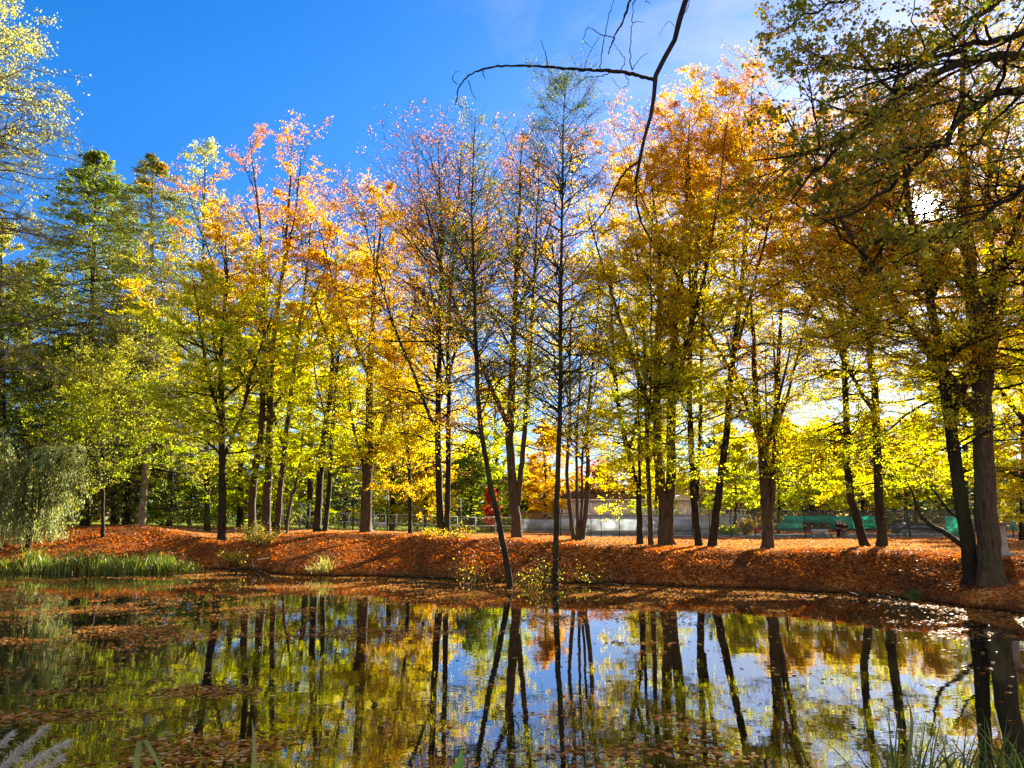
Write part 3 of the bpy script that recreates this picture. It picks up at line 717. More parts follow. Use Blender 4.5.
    twigs = [([(655, 80), (640, 76), (620, 72), (590, 70), (560, 68), (530, 66), (500, 66), (480, 70), (466, 78), (459, 88), (456, 105)], 4.2, 1.2),
             ([(457, 84), (452, 78), (458, 70)], 1, .5), ([(468, 80), (472, 92), (476, 100)], 1, .5), ([(456, 100), (462, 108), (470, 108)], .9, .4),
             ([(548, 67), (545, 52), (541, 40)], 1.2, .5), ([(482, 70), (485, 80)], 1.2, .6), ([(636, -8), (630, 0), (624, 18), (614, 38), (608, 54)], 3, 1.2), ([(614, 38), (600, 34), (588, 28), (584, 40), (592, 48)], 1.2, .5),
             ([(600, 69), (604, 40), (608, 20), (616, -6)], 1.2, .7), ([(632, 70), (630, 50), (632, 22), (634, -6)], 1.3, .8), ([(632, 22), (645, 22)], .8, .4), ([(584, 69), (590, 52), (600, 36)], 1, .5), ([(632, 70), (640, 58), (648, 53)], 1, .4),
             ([(620, 72), (625, 60), (617, 48), (612, 40)], 1, .5), ([(612, 72), (600, 76), (585, 78), (575, 86)], 1.2, .5), ([(625, 73), (628, 84), (620, 88), (612, 78)], .9, .4), ([(640, 160), (625, 172), (615, 188), (608, 205), (596, 222), (580, 236), (556, 254)], 2.4, .6),
             ([(608, 205), (598, 208)], 1, .5), ([(672, 45), (676, 30), (668, 22), (660, 35)], .8, .4), ([(680, 18), (688, 8), (690, -4)], 1.2, .6), ([(637, 190), (630, 200), (632, 208)], 1.2, .6), ([(632, 4), (640, -2), (650, 4)], 1.2, .6)]
    for pts, w0, w1 in twigs:
        P = spline([W(a, b, dd + 0.02 * i * (1 if len(pts) % 2 else -1)) for i, (a, b) in enumerate(pts)], 6 * len(pts))
        P += rng.normal(0, 0.004, P.shape)
        V, Q = tubes(P[None], (np.linspace(w0, w1, len(P)) * rng.uniform(.8, 1.25, len(P)) * dd / F * .5)[None], 5)
        link('twig', mesh_from('twig', V, Q, BARK_DARK, smooth=True), root)
overhang()

# --- trees beyond the crest and the fence: (px, base py, top py, d, half width px, kind, palettes, label)
BG = [
    (-40, 520, 230, 70, 85, 's', ['dkgreen', 'spruce', 'spruce'], 'dark spruce at the picture edge behind the willow'),
    (30, 520, 262, 72, 60, 'b', ['green', 'olive', 'olive'], 'green tree filling the gap between willow and dark spruce'),
    (2, 520, 225, 60, 45, 'b', ['olive', 'green', 'olive', 'pale'], 'olive green tree below the airy birch at the picture edge'),
    (60, 519, 340, 88, 40, 'b', ['green', 'ygreen'], 'low green tree deep in the wood behind the young beech'),
    (115, 519, 235, 84, 60, 's', ['dkgreen', 'spruce', 'olive'], 'broad conifer behind the two conifers with visible trunks'),
    (170, 521, 330, 70, 55, 'b', ['green', 'ygreen', 'gold', 'gold'], 'green and gold beech behind the straight pale trunk'),
    (190, 520, 400, 92, 50, 's', ['dkgreen', 'dkgreen', 'olive'], 'low dark conifer deep behind the yellow beeches'),
    (240, 522, 290, 80, 60, 'b', ['ygreen', 'yellow', 'orange'], 'yellow beech behind the clump of stems'),
    (310, 524, 300, 84, 55, 'b', ['ygreen', 'ygreen', 'yellow'], 'lime yellow beech behind the slanting twin trunks'),
    (345, 524, 400, 96, 45, 's', ['dkgreen', 'dkgreen', 'olive'], 'dark low conifer behind the galvanised fence'),
    (392, 525, 330, 88, 45, 'b', ['yellow', 'gold', 'orange'], 'golden beech behind the tall slim posts'),
    (425, 527, 410, 86, 35, 'b', ['yellow', 'gold', 'yellow'], 'small deep yellow tree behind the tall twin trunks'),
    (470, 527, 440, 98, 30, 's', ['green', 'olive', 'green'], 'green rounded conifer beside the small red tree'),
    (491, 527, 489, 88, 9, 'r', ['red', 'red'], 'small bright red maple beyond the fence'),
    (496, 527, 380, 108, 40, 'b', ['ygreen', 'ygreen', 'yellow'], 'lime green tree behind the leaning slim trunk'),
    (545, 528, 425, 104, 30, 'b', ['gold', 'orange', 'gold', 'orange'], 'orange tree glowing behind the straight slender trunk'),
    (528, 527, 470, 112, 26, 's', ['dkgreen', 'brown'], 'dark conifer low behind the forked beech'),
    (600, 522, 470, 118, 34, 'b', ['brown', 'gold', 'rust'], 'russet tree rising over the white house roof'),
    (640, 522, 440, 122, 28, 'b', ['gold', 'yellow'], 'small golden tree behind the white house'),
    (722, 520, 425, 118, 38, 's', ['dkgreen', 'brown', 'dkgreen'], 'dark brown green conifer right of the pavilion'),
    (800, 520, 455, 124, 45, 's', ['dkgreen', 'dkgreen'], 'dark conifer behind the green court screens'),
    (850, 520, 445, 128, 45, 's', ['dkgreen', 'brown', 'dkgreen'], 'dark conifer behind the two people'),
    (915, 520, 430, 120, 45, 's', ['dkgreen', 'dkgreen', 'olive'], 'dark conifer behind the parked car'),
    (975, 520, 430, 110, 48, 's', ['dkgreen', 'dkgreen'], 'dark conifer behind the thickest trunk'),
    (735, 530, 440, 96, 30, 'b', ['ygreen', 'ygreen', 'yellow'], 'low lime yellow beech between sweeping trunk and pale forked tree'),
    (822, 531, 432, 99, 40, 'b', ['ygreen', 'yellow', 'gold'], 'yellow beech spreading low branches near the green screens'),
    (905, 532, 425, 97, 44, 'b', ['ygreen', 'yellow', 'gold'], 'yellow beech between the joined trunks and the thickest trunk'),
    (1022, 540, 330, 62, 45, 'b', ['yellow', 'gold', 'yellow'], 'golden beech beyond the thickest trunk at the edge'),
    (778, 532, 428, 96, 40, 'b', ['ygreen', 'yellow', 'gold'], 'yellow beech far behind the pale forked tree'),
    (862, 532, 428, 101, 40, 'b', ['ygreen', 'yellow', 'yellow'], 'lime yellow beech far behind the joined trunks'),
    (965, 532, 335, 96, 50, 'b', ['yellow', 'ygreen', 'gold'], 'yellow beech far behind the leaning dark trunk'),
    (655, 530, 425, 104, 34, 'b', ['ygreen', 'yellow', 'yellow'], 'yellow beech far behind the widest clump of close set stems'),
    (275, 522, 330, 92, 55, 'b', ['ygreen', 'yellow', 'yellow'], 'yellow beech deep behind the clump of stems'),
    (1090, 545, 200, 50, 110, 'b', ['yellow', 'gold', 'orange'], 'large golden beech just out past the edge'),
]
for i, (px, by, ty, d, hw, kind, mix, label) in enumerate(BG):
    hm = hw * d / F
    w = max(3.0, min(9.0, (by - ty) * 0.035))
    stem = [([(px, by), (px + 1, by * .6 + ty * .4), (px - 1, by * .3 + ty * .7), (px, ty)], w, 1)]
    vol = hm * (by - ty) * d / F
    if kind == 's':
        sp = S(lm=1.3, km=3.2, lsm=.75, shape='cone', L=hm * 1.1, lo=0.06, n1=110, n2=8, n3=3, elev=(-12, 30), droop=-0.05, droop2=-0.12, leaves=int(min(24000, 6000 + 110 * vol)), ls=0.42, aspect=0.34, needle=True, mix=mix, off=0.1)
        tree('conifer_tree', label, stem, d, sp, cat='conifer', bark=BARK_DARK, leafm=NEEDLE, seed=200 + i)
    elif kind == 'r':
        tree('maple_tree', label, stem, d, S(L=hm, lo=0.1, n1=50, n2=6, n3=3, leaves=4500, ls=0.2, mix=mix, l3=0.3), bark=BARK_DARK, seed=200 + i)
    else:
        sp = S(L=hm * 1.05, lo=0.30 if 94 < d < 102 else 0.08, n1=80, n2=7, n3=5, km=5.5, lsm=.70, azj=1.5, lmin=.45, ejit=14, off=.1, offz=.5, elev=(0, 50), droop=0.02, leaves=int(min(34000, 8000 + 180 * vol)), ls=0.26 if d > 75 else 0.18, mix=mix)
        tree('beech_tree', label, stem, d, sp, bark=BARK_DARK, seed=200 + i)
# far wood closing the horizon: one mass nobody could count
def far_wood():
    rng = np.random.default_rng(9)
    n = 60000
    a = rng.uniform(-1.2, 1.2, n)
    d = rng.uniform(150, 185, n)
    x = np.tan(a * 0.8) * d
    top = 8 + 9 * vnoise(a * 60, a * 0, 2.0, 4) + 4 * vnoise(a * 60, a * 0, 0.6, 6)
    top = top - 6 * np.exp(-((a - 0.12) / 0.08) ** 2)
    z = 1.0 + top * rng.uniform(0, 1, n) ** 0.8
    pos = np.c_[x, d + 6 * vnoise(x, z, 5, 2), z]
    V, Q = leaf_quads(pos, rng.uniform(0.8, 1.7, n), rng.normal(size=(n, 3)), 0.7, None, rng)
    tabs = np.stack([PAL['dkgreen'], PAL['brown'], PAL['olive'], PAL['rust'], PAL['gold']])
    k = np.clip((vnoise(x, z * 0, 9, 12) * 5 + rng.normal(0, 0.4, n)), 0, 4.99).astype(int)
    o = link('far_wood', mesh_from('far_wood', V, Q, LEAF_SHADE, colors=tabs[k, rng.integers(0, 4, n)] * 0.8))
    o['kind'] = 'stuff'
far_wood()

# ------------------------------------------------------------------ leaf litter on the ground and on the water
def litter():
    rng = np.random.default_rng(3)
    n = 260000
    y = 27 + (78 - 27) * rng.uniform(0, 1, n) ** 1.15
    x = (rng.uniform(-60, 1090, n) - CX) / F / 1.02 * y
    ok = y > shore_y(x, y) - 0.1
    x, y = x[ok], y[ok]; n = len(x)
    z = ground_z(x, y)
    ok = z > 0.1; x, y, z = x[ok], y[ok], z[ok]; n = len(x)
    pos = np.c_[x, y, z + rng.uniform(0.01, 0.05, n)]
    nr = rng.normal(0, 0.6, (n, 3)) + np.array([0, 0, 1.0])
    size = rng.uniform(0.05, 0.18, n) * np.interp(y, [30, 75], [0.9, 1.5])
    V, Q = leaf_quads(pos, size, nr, 0.65, None, rng)
    tab = np.array([(0.56, 0.13, 0.02), (0.48, 0.09, 0.016), (0.66, 0.22, 0.03), (0.30, 0.055, 0.012), (0.66, 0.36, 0.12), (0.52, 0.17, 0.04), (0.10, 0.03, 0.012)])
    c = tab[rng.choice(7, n, p=[.18, .17, .16, .17, .10, .1, .12])] * rng.uniform(.7, 1.3, (n, 1))
    pb = np.clip((vnoise(x, y, 2.6, 31) * .6 + vnoise(x, y, 0.9, 32) * .5 - 0.44) * 3.4, 0, 1)[:, None]
    c = c * (1 - pb) + pb * np.array([(0.17, 0.07, 0.032)]) * rng.uniform(.5, 1.5, (n, 1))
    # sunlight painted into the leaf colour: paler on the lawn, darker on the bank
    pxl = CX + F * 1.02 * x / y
    lawn_sun = np.clip((y - np.interp(pxl, C_PX, C_Y) + 3.5 + (vnoise(x, y, 2.0, 41) - .5) * 3) / 3.0, 0, 1)[:, None]
    c = c * (1 - lawn_sun) * 0.80 + lawn_sun * (c * 0.5 + 0.5 * np.array([(0.74, 0.40, 0.17)]) * rng.uniform(.6, 1.15, (n, 1)))
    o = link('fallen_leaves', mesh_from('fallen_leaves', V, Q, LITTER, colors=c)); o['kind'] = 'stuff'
    # floating
    n = 420000
    y = 8.5 + (46 - 8.5) * rng.uniform(0, 1, n) ** 0.9
    x = (rng.uniform(-80, 1100, n) - CX) / F / 1.02 * y
    sy = shore_y(x, y)
    ok = y < sy + 0.3; x, y, sy = x[ok], y[ok], sy[ok]
    px = CX + F * 1.02 * x / y
    f = 0.55 * vnoise(x * 0.55 + y * 0.12, y, 1.7, 21) + 0.3 * vnoise(x * .7, y, 0.6, 22) + 0.35 * vnoise(x, y, 6.0, 23)
    left = np.interp(px, [0, 250, 420, 560, 720, 1024], [0.09, 0.12, 0.11, 0.08, 0.01, 0.0])
    shore = np.clip(1 - (sy - y) / np.interp(px, [0, 180, 260, 400, 600, 830, 1024], [0.8, 1.1, 2.2, 2.2, 2.7, 2.5, 2.7]), 0, 1)
    dens = np.clip((f + left - 0.70) * 3.2, 0, 1) + 0.012 + 1.2 * np.clip(shore - 0.15, 0, 1) ** 0.7
    # one tight raft of sunlit leaves lies at the lower left
    keep = rng.uniform(0, 1, len(x)) < dens * np.interp(y, [9, 25, 40], [0.50, 0.55, 0.8])
    x, y = x[keep], y[keep]
    for (rx, ry, rw, rl, m) in [(30, 718, 0.75, 0.28, 420), (205, 694, 0.5, 0.2, 160), (190, 690, 0.3, 0.2, 80), (60, 692, 0.5, 0.15, 90), (250, 745, 0.5, 0.3, 130)]:
        yy = water_hit(ry); xx = (rx - CX) / F / 1.05 * yy
        q = rng.normal(0, 1, (m, 2))
        x = np.r_[x, xx + q[:, 0] * rw]; y = np.r_[y, yy + q[:, 1] * rl + q[:, 0] * 0.1]
    n = len(x)
    pos = np.c_[x, y, np.full(n, 0.006) + rng.uniform(0, 0.012, n)]
    nr = rng.normal(0, 0.10, (n, 3)) + np.array([0, 0, 1.0])
    V, Q = leaf_quads(pos, rng.uniform(0.06, 0.14, n), nr, 0.68, None, rng)
    V[:, 2] = np.maximum(V[:, 2], 0.004)
    tab = np.array([(0.50, 0.19, 0.04), (0.62, 0.30, 0.08), (0.36, 0.13, 0.03), (0.20, 0.08, 0.025), (0.58, 0.40, 0.18), (0.42, 0.24, 0.09)])
    c = tab[rng.choice(6, n, p=[.22, .2, .2, .15, .11, .12])] * rng.uniform(.85, 1.5, (n, 1))
    o = link('floating_leaves', mesh_from('floating_leaves', V, Q, LITTER, colors=c)); o['kind'] = 'stuff'
    print('floating', n)
litter()

# ------------------------------------------------------------------ blades and shrubs
def blade_strip(P, wd, side):
    """P (n,K,3) centre lines, wd (n,K) widths, side (n,3) width direction -> verts, quads"""
    n, K, _ = P.shape
    a = P - side[:, None, :] * wd[:, :, None] * .5; b = P + side[:, None, :] * wd[:, :, None] * .5
    V = np.stack([a, b], 2).reshape(-1, 3)
    i = (np.arange(n)[:, None] * K + np.arange(K - 1)[None, :]) * 2
    Q = np.stack([i, i + 1, i + 3, i + 2], -1).reshape(-1, 4)
    return V, Q

def tuft(base, n, h, spread, wd, rng, lean=0.5):
    az = rng.uniform(0, 6.283, n); hh = h * rng.uniform(0.55, 1.1, n); ln = hh * lean * rng.uniform(0.2, 1.2, n)
    b = base + np.c_[rng.normal(0, spread, n), rng.normal(0, spread, n), np.zeros(n)]
    s = np.linspace(0, 1, 6)
    P = b[:, None, :] + np.stack([np.cos(az)[:, None] * ln[:, None] * (s ** 2)[None], np.sin(az)[:, None] * ln[:, None] * (s ** 2)[None], hh[:, None] * (s - 0.25 * lean * s ** 3)[None]], -1)
    side = np.stack([-np.sin(az), np.cos(az), np.zeros(n)], 1)
    side = norm(side + rng.normal(0, .4, (n, 3)))
    return blade_strip(P, wd * np.array([.8, 1, .95, .75, .45, .06])[None].repeat(n, 0), side)

def marsh():
    rng = np.random.default_rng(41)
    Vs, Qs, cs, b = [], [], [], 0
    for px in np.linspace(-60, 188, 66):
        yy = float(np.interp(px, S_PX, S_Y)) + rng.uniform(-0.9, 0.9)
        x = (px + rng.normal(0, 3) - CX) / F / 1.02 * yy
        z = max(0.0, gz(x, yy)) - 0.05
        hgt = rng.uniform(0.45, 1.35) * (0.7 if px < 20 else 1)
        V, Q = tuft(np.array([x, yy, z]), 60, hgt, 0.28, 0.035, rng, 0.65)
        Vs.append(V); Qs.append(Q + b); b += len(V)
        t = np.array([(0.09, 0.15, 0.02), (0.15, 0.22, 0.025), (0.24, 0.27, 0.04), (0.05, 0.09, 0.015), (0.42, 0.36, 0.12)])
        cs.append(np.repeat(t[rng.choice(5, 60, p=[.26, .24, .2, .14, .16])] * rng.uniform(.8, 1.3), 5, 0))
    o = link('marsh_grass', mesh_from('marsh_grass', np.concatenate(Vs), np.concatenate(Qs), BLADE, colors=np.concatenate(cs)))
    o['kind'] = 'stuff'
marsh()

def tussock(px, py, h, label, pal, seed, n=90, spread=0.22, name='grass_tussock'):
    rng = np.random.default_rng(seed)
    fy = (CY - py) / F
    # march out until the view ray meets the ground
    for d in np.arange(14, 70, 0.2):
        p = W(px, py, d)
        if p[2] <= gz(p[0], p[1]): break
    V, Q = tuft(np.array([p[0], p[1], gz(p[0], p[1]) - 0.05]), n, h, spread, 0.03, rng, 0.9)
    c = np.repeat(PAL[pal][rng.integers(0, 4, n)] * rng.uniform(.8, 1.2, (n, 1)), 5, 0)
    tag(link(name, mesh_from(name, V, Q, BLADE, colors=c)), label, 'grass')
tussock(325, 573, 1.25, 'spiky yellow green grass tussock on the leaf covered spit', 'pale', 51)
tussock(310, 575, 0.5, 'small pale grass tuft at the edge of the leafy spit', 'pale', 52, 30, 0.2)
tussock(725, 556, 0.35, 'low thin grass tuft on the bank under the sweeping trunk', 'olive', 53, 25, .15) if False else None

def shrub(px, py, d, w, h, n, leaves, mix, label, seed, ls=0.09, name='shrub', bark=None):
    rng = np.random.default_rng(seed)
    b = W(px, py, d); b[2] = gz(b[0], b[1])
    root = thing(name, label, 'shrub', b)
    az = rng.uniform(0, 6.28, n); out = w * rng.uniform(0.1, 1.0, n); hh = h * rng.uniform(.5, 1.1, n)
    s = np.linspace(0, 1, 6)
    P = b + np.c_[rng.normal(0, w * .25, n), rng.normal(0, w * .2, n), np.full(n, -0.1)]
    P = P[:, None, :] + np.stack([np.cos(az)[:, None] * out[:, None] * (s ** 1.5), np.sin(az)[:, None] * out[:, None] * (s ** 1.5), hh[:, None] * s[None].repeat(n, 0)], -1)
    P[:, 1:] += np.cumsum(rng.normal(0, 0.03, (n, 5, 3)), 1)
    V, Q = tubes(P, np.linspace(0.014, 0.004, 6)[None].repeat(n, 0), 4)
    o = link('stems', mesh_from('stems', V, Q, bark or BARK_DARK), root); o['kind'] = 'stuff'
    k = rng.integers(0, n, leaves)
    pos, _ = at(P[k], rng.uniform(.3, 1, leaves)); pos += rng.normal(0, 0.10, (leaves, 3))
    LV, LQ = leaf_quads(pos, ls * rng.uniform(.6, 1.4, leaves), rng.normal(0, .8, (leaves, 3)) + [0, 0, 1], .6, None, rng)
    c = colour_leaves(rng.uniform(0, 1, leaves), np.zeros(leaves), mix, rng)
    link('foliage', mesh_from('foliage', LV, LQ, LEAF, colors=c), root)
shrub(262, 545, 47, 1.6, 1.4, 50, 2000, ['olive', 'brown', 'olive'], 'loose olive shrub at the foot of the clump of stems', 61)
shrub(238, 552, 45, 1.3, 0.9, 36, 1500, ['olive', 'gold', 'pale'], 'low yellowing shrub on the bank beside the straight dark trunk', 62)
shrub(203, 562, 42.5, 0.8, 1.0, 24, 800, ['olive', 'ygreen', 'pale'], 'thin leafy shrub at the end of the marsh grass', 63)
shrub(475, 572, 35.5, 1.0, 1.9, 44, 320, ['olive', 'brown', 'gold'], 'bare brown stems beside the foot of the leaning slim trunk', 64)
shrub(528, 574, 35.0, 1.1, 1.4, 50, 900, ['olive', 'brown', 'olive'], 'low bush between the two slim trunks at the water', 65)
shrub(550, 575, 34.6, 0.9, 2.6, 46, 380, ['brown', 'olive', 'olive'], 'tall bare shoots around the foot of the straight slender trunk', 66)
shrub(588, 570, 35.5, 1.4, 1.5, 40, 700, ['olive', 'olive', 'pale'], 'arching leafy shoots right of the straight slender trunk', 67)
shrub(455, 545, 44, 1.5, 0.7, 40, 800, ['olive', 'brown', 'gold'], 'low straggly olive bush in front of the tall twin trunks', 68)
shrub(430, 540, 45.5, 1.0, 0.6, 30, 800, ['rust', 'gold', 'olive'], 'small rust coloured bush left of the tall twin trunks', 69)

# mossy stone at the right shore
def stone(px, py, r, label, seed):
    rng = np.random.default_rng(seed)
    yy = water_hit(py); x = (px - CX) / F / 1.02 * yy
    bm = bmesh.new(); bmesh.ops.create_icosphere(bm, subdivisions=3, radius=1)
    for v in bm.verts:
        k = 1 + 0.22 * math.sin(v.co.x * 3.1 + seed) * math.cos(v.co.y * 2.7) + rng.normal(0, .03)
        v.co = Vector((v.co.x * r * 1.5 * k, v.co.y * r * k, v.co.z * r * .6 * k))
    me = bpy.data.meshes.new('mossy_stone'); bm.to_mesh(me); bm.free()
    me.materials.append(simple('mossy_stone', (0.055, 0.065, 0.018), .9, 0, .6, 5.0))
    o = bpy.data.objects.new('mossy_stone', me); COL.objects.link(o); o.location = (x, yy, 0.10)
    tag(o, label, 'stone')
stone(920, 600, 0.48, 'green mossy stone lying at the shore left of the thickest trunk', 4)
stone(943, 603, 0.16, 'little mossy stone beside the larger mossy stone', 7)

def stick(pts, d0, r, label, seed):
    rng = np.random.default_rng(seed)
    P = []
    for px, py, h in pts:
        yy = water_hit(py); P.append([(px - CX) / F / 1.02 * yy, yy, h])
    path = spline(P, 16); path += rng.normal(0, .03, (16, 3))
    m = MB(); v, q = tubes(path[None], np.linspace(r, r * .3, 16)[None], 6); m.add(v, q)
    for k in (6, 10):
        p = path[k]; m.bar([p, p + rng.normal(0, .25, 3) + [0, 0, .25], p + rng.normal(0, .4, 3) + [0, 0, .4]], [r * .5, r * .35, r * .15], 4)
    tag(m.build('fallen_branch', BARK_DARK, None, True), label, 'branch')
stick([(395, 578, .1), (430, 580, .12), (470, 583, .2)], 0, .07, 'dark fallen branch along the waterline left of the leaning slim trunk', 1)
stick([(575, 584, .15), (600, 586, .1), (632, 588, .05)], 0, .06, 'dark fallen branch at the waterline right of the straight slender trunk', 2)
stick([(585, 583, .1), (587, 579, .5), (588, 575, .9)], 0, .04, 'short upright stick poking from the shore by the straight slender trunk', 3)
stick([(845, 597, .1), (880, 601, .15), (905, 606, .05)], 0, .05, 'thin fallen branch on the shore left of the mossy stone', 4)
stick([(232, 572, .1), (252, 572, .2), (270, 576, .1)], 0, .09, 'thick dark root at the water under the leafy bank', 5)

# near plants along the bottom edge
def near_blades(name, label, blades, d, seed, pal, cat='plant', extra=0, box=None, wpx=7):
    """blades: list of (pixel points foot->tip, width px)"""
    rng = np.random.default_rng(seed)
    Ps, Ws = [], []
    for pts, wd in blades:
        P = spline([W(a, b, d + rng.uniform(-.02, .02)) for a, b in pts], 12)
        Ps.append(P); Ws.append(wd * d / F * np.interp(np.linspace(0, 1, 12), [0, .5, .8, 1], [1, 1, .7, .08]))
    for _ in range(extra):
        x0 = rng.uniform(box[0], box[1]); lx = rng.normal(0, 50); hy = rng.uniform(box[2], box[3])
        dd = d + rng.uniform(-.8, .8)
        pts = [(x0, 900), (x0 + lx * .2, 800), (x0 + lx * .6, (hy + 800) * .5 - 10), (x0 + lx, hy + abs(lx) * .35)]
        P = spline([W(a, b, dd) for a, b in pts], 12)
        Ps.append(P); Ws.append(rng.uniform(.5, 1) * wpx * dd / F * np.interp(np.linspace(0, 1, 12), [0, .5, .8, 1], [1, 1, .7, .08]))
    Ps = np.array(Ps); n = len(Ps)
    foot = Ps[:, 0].mean(0); foot[2] = gz(foot[0], foot[1])
    Ps = np.concatenate([Ps[:, :1] * np.array([1, 1, 0]) + np.array([0, 0, foot[2] - 0.1]), Ps], 1)
    Ws = np.c_[np.array(Ws)[:, 0], np.array(Ws)]
    side = norm(np.c_[rng.uniform(.5, 1, n), rng.normal(0, .6, n), rng.normal(0, .15, n)])
    V, Q = blade_strip(Ps, Ws, side)
    me_c = np.repeat(np.asarray(pal)[rng.integers(0, len(pal), n)] * rng.uniform(.75, 1.2, (n, 1)), 12, 0)
    root = thing(name, label, cat, foot)
    o = link('blades', mesh_from('blades', V, Q, BLADE, colors=me_c), root); o['kind'] = 'stuff'
    return root
RB = [(0.20, 0.30, 0.05), (0.28, 0.36, 0.08), (0.36, 0.42, 0.12)]
near_blades('reed_plant', 'narrow reed with folded and arching green blades at the bottom edge', [([(134, 830), (136, 770), (141, 738), (152, 752), (172, 790)], 5), ([(150, 830), (158, 765), (172, 750), (188, 745), (200, 754), (212, 775)], 4), ([(176, 820), (178, 780), (176, 762)], 4), ([(226, 830), (236, 770), (228, 752)], 4)], 4.0, 71, RB)
near_blades('reed_plant', 'single upright pale reed blade standing alone at the bottom edge', [([(255, 850), (255, 780), (254, 740), (252, 719)], 5), ([(272, 850), (275, 780), (276, 756)], 5)], 4.0, 72, [(0.46, 0.48, 0.18)])
near_blades('broad_leaf_plant', 'broad green leaf tip poking up at the bottom centre', [([(452, 850), (456, 790), (462, 748)], 16), ([(336, 850), (335, 790), (334, 760)], 12)], 3.6, 73, [(0.16, 0.38, 0.08), (0.24, 0.46, 0.10)])
near_blades('sedge_clump', 'dense clump of arching green sedge filling the lower right corner',
            [([(905, 850), (908, 770), (912, 720), (906, 697)], 5), ([(962, 850), (952, 775), (934, 744)], 4), ([(1010, 850), (1000, 760), (960, 712), (900, 715)], 2)], 4.6, 74,
            [(0.08, 0.12, 0.02), (0.12, 0.17, 0.03), (0.18, 0.21, 0.05), (0.30, 0.30, 0.10), (0.05, 0.08, 0.015)], extra=300, box=(890, 1120, 700, 768), wpx=2.4)
def plumes():
    rng = np.random.default_rng(81)
    d = 2.8
    base = W(-40, 900, d); base[2] = gz(base[0], base[1])
    root = thing('feather_grass', 'silvery feathery grass plumes at the lower left corner', 'plant', base)
    Vs = MB()
    for pts in [[(-60, 850), (-10, 780), (20, 750), (44, 728)], [(-50, 850), (0, 790), (35, 760), (66, 742)], [(-40, 860), (5, 800), (35, 775), (62, 757)], [(-70, 830), (-30, 775), (-5, 750), (10, 735)]]:
        P = spline([base] + [W(a, b, d) for a, b in pts], 40)
        Vs.bar(P, 0.0022, 4)
        n = 900
        s = rng.uniform(0.45, 1, n)
        p, dr = at(np.repeat(P[None], n, 0), s)
        dv = norm(dr * 0.9 + rng.normal(0, .35, (n, 3)))
        ln = rng.uniform(.02, .06, n) * np.interp(s, [.45, .6, 1], [.5, 1.2, .6])
        B = bend_paths(p, dv, ln, 4, np.full(n, -.25), .15, rng)
        V, Q = tubes(B, np.full((n, 4), .0007), 3)
        link('plume', mesh_from('plume', V, Q, PLUME), root)
    Vs.build('stems', PLUME, root)
PLUME = simple('plume_grey', (0.66, 0.62, 0.55), .8, 0, .2, 30)
plumes()

# ------------------------------------------------------------------ the sports ground beyond the trees
M_POST = simple('dark_post', (0.035, 0.04, 0.04), .5)
M_GALV = simple('galvanised_steel', (0.60, 0.63, 0.64), .5, .3)
M_WHITE = simple('white_paint', (0.75, 0.73, 0.72), .5)
M_WALL = simple('pale_pink_render', (0.78, 0.66, 0.64), .8, 0, .06)
M_TRIM = simple('white_render', (0.88, 0.85, 0.85), .7, 0, .05)
M_TILE = simple('brown_roof_tile', (0.13, 0.075, 0.055), .8, 0, .3, 3)
M_GLASS = simple('window_glass', (0.04, 0.05, 0.06), .08, 0, .2)
M_TERR = simple('grey_terrace_stone', (0.50, 0.50, 0.54), .8, 0, .3, 4)
M_SCREEN = simple('green_screen_cloth', (0.02, 0.34, 0.22), .7, 0, .25, 2)
M_SCREEN2 = simple('pale_green_screen_cloth', (0.10, 0.48, 0.34), .7, 0, .2, 2)
M_GREY = simple('grey_screen_cloth', (0.22, 0.27, 0.26), .8, 0, .35, 5)
M_BLUE = simple('pale_blue_panel', (0.16, 0.38, 0.45), .5, 0, .15)

def cloth(name, col):
    m, N, L, out = nodes(name)
    tc = N('TexCoord'); nz = N('TexNoise', Scale=1.2, Detail=6.0); L(tc.outputs['Object'], nz.inputs['Vector'])
    r = ramp(N, [(0.35, tuple(v * .7 for v in col)), (0.65, tuple(min(.9, v * 1.2) for v in col))]); L(nz.outputs['Fac'], r.inputs['Fac'])
    a = N('BsdfDiffuse'); b = N('BsdfTranslucent'); mx = N('MixShader'); mx.inputs[0].default_value = .6
    L(r.outputs[0], a.inputs['Color']); L(r.outputs[0], b.inputs['Color']); L(a.outputs[0], mx.inputs[1]); L(b.outputs[0], mx.inputs[2]); L(mx.outputs[0], out.inputs['Surface'])
    return m
M_SCREEN = cloth('green_screen_cloth', (0.03, 0.52, 0.36)); M_SCREEN2 = cloth('mint_screen_cloth', (0.10, 0.55, 0.40)); M_GREY = cloth('grey_screen_cloth', (0.62, 0.66, 0.68))
def wire_material():
    m, N, L, out = nodes('chain_link')
    tc = N('TexCoord'); mp = N('Mapping'); mp.inputs['Rotation'].default_value = (0, math.radians(45), 0)
    L(tc.outputs['Object'], mp.inputs['Vector'])
    w1 = N('TexWave', Scale=3.2, bands_direction='X'); w2 = N('TexWave', Scale=3.2, bands_direction='Z')
    L(mp.outputs[0], w1.inputs['Vector']); L(mp.outputs[0], w2.inputs['Vector'])
    mxx = N('Math', operation='MAXIMUM'); L(w1.outputs['Fac'], mxx.inputs[0]); L(w2.outputs['Fac'], mxx.inputs[1])
    gt = N('Math', operation='GREATER_THAN'); L(mxx.outputs[0], gt.inputs[0]); gt.inputs[1].default_value = 0.975
    tr = N('BsdfTransparent'); b = N('BsdfPrincipled', Roughness=.45, Metallic=.5); b.inputs['Base Color'].default_value = (.22, .24, .24, 1)
    mx = N('MixShader'); L(gt.outputs[0], mx.inputs[0]); L(tr.outputs[0], mx.inputs[1]); L(b.outputs[0], mx.inputs[2])
    L(mx.outputs[0], out.inputs['Surface'])
    return m
M_WIRE = wire_material()

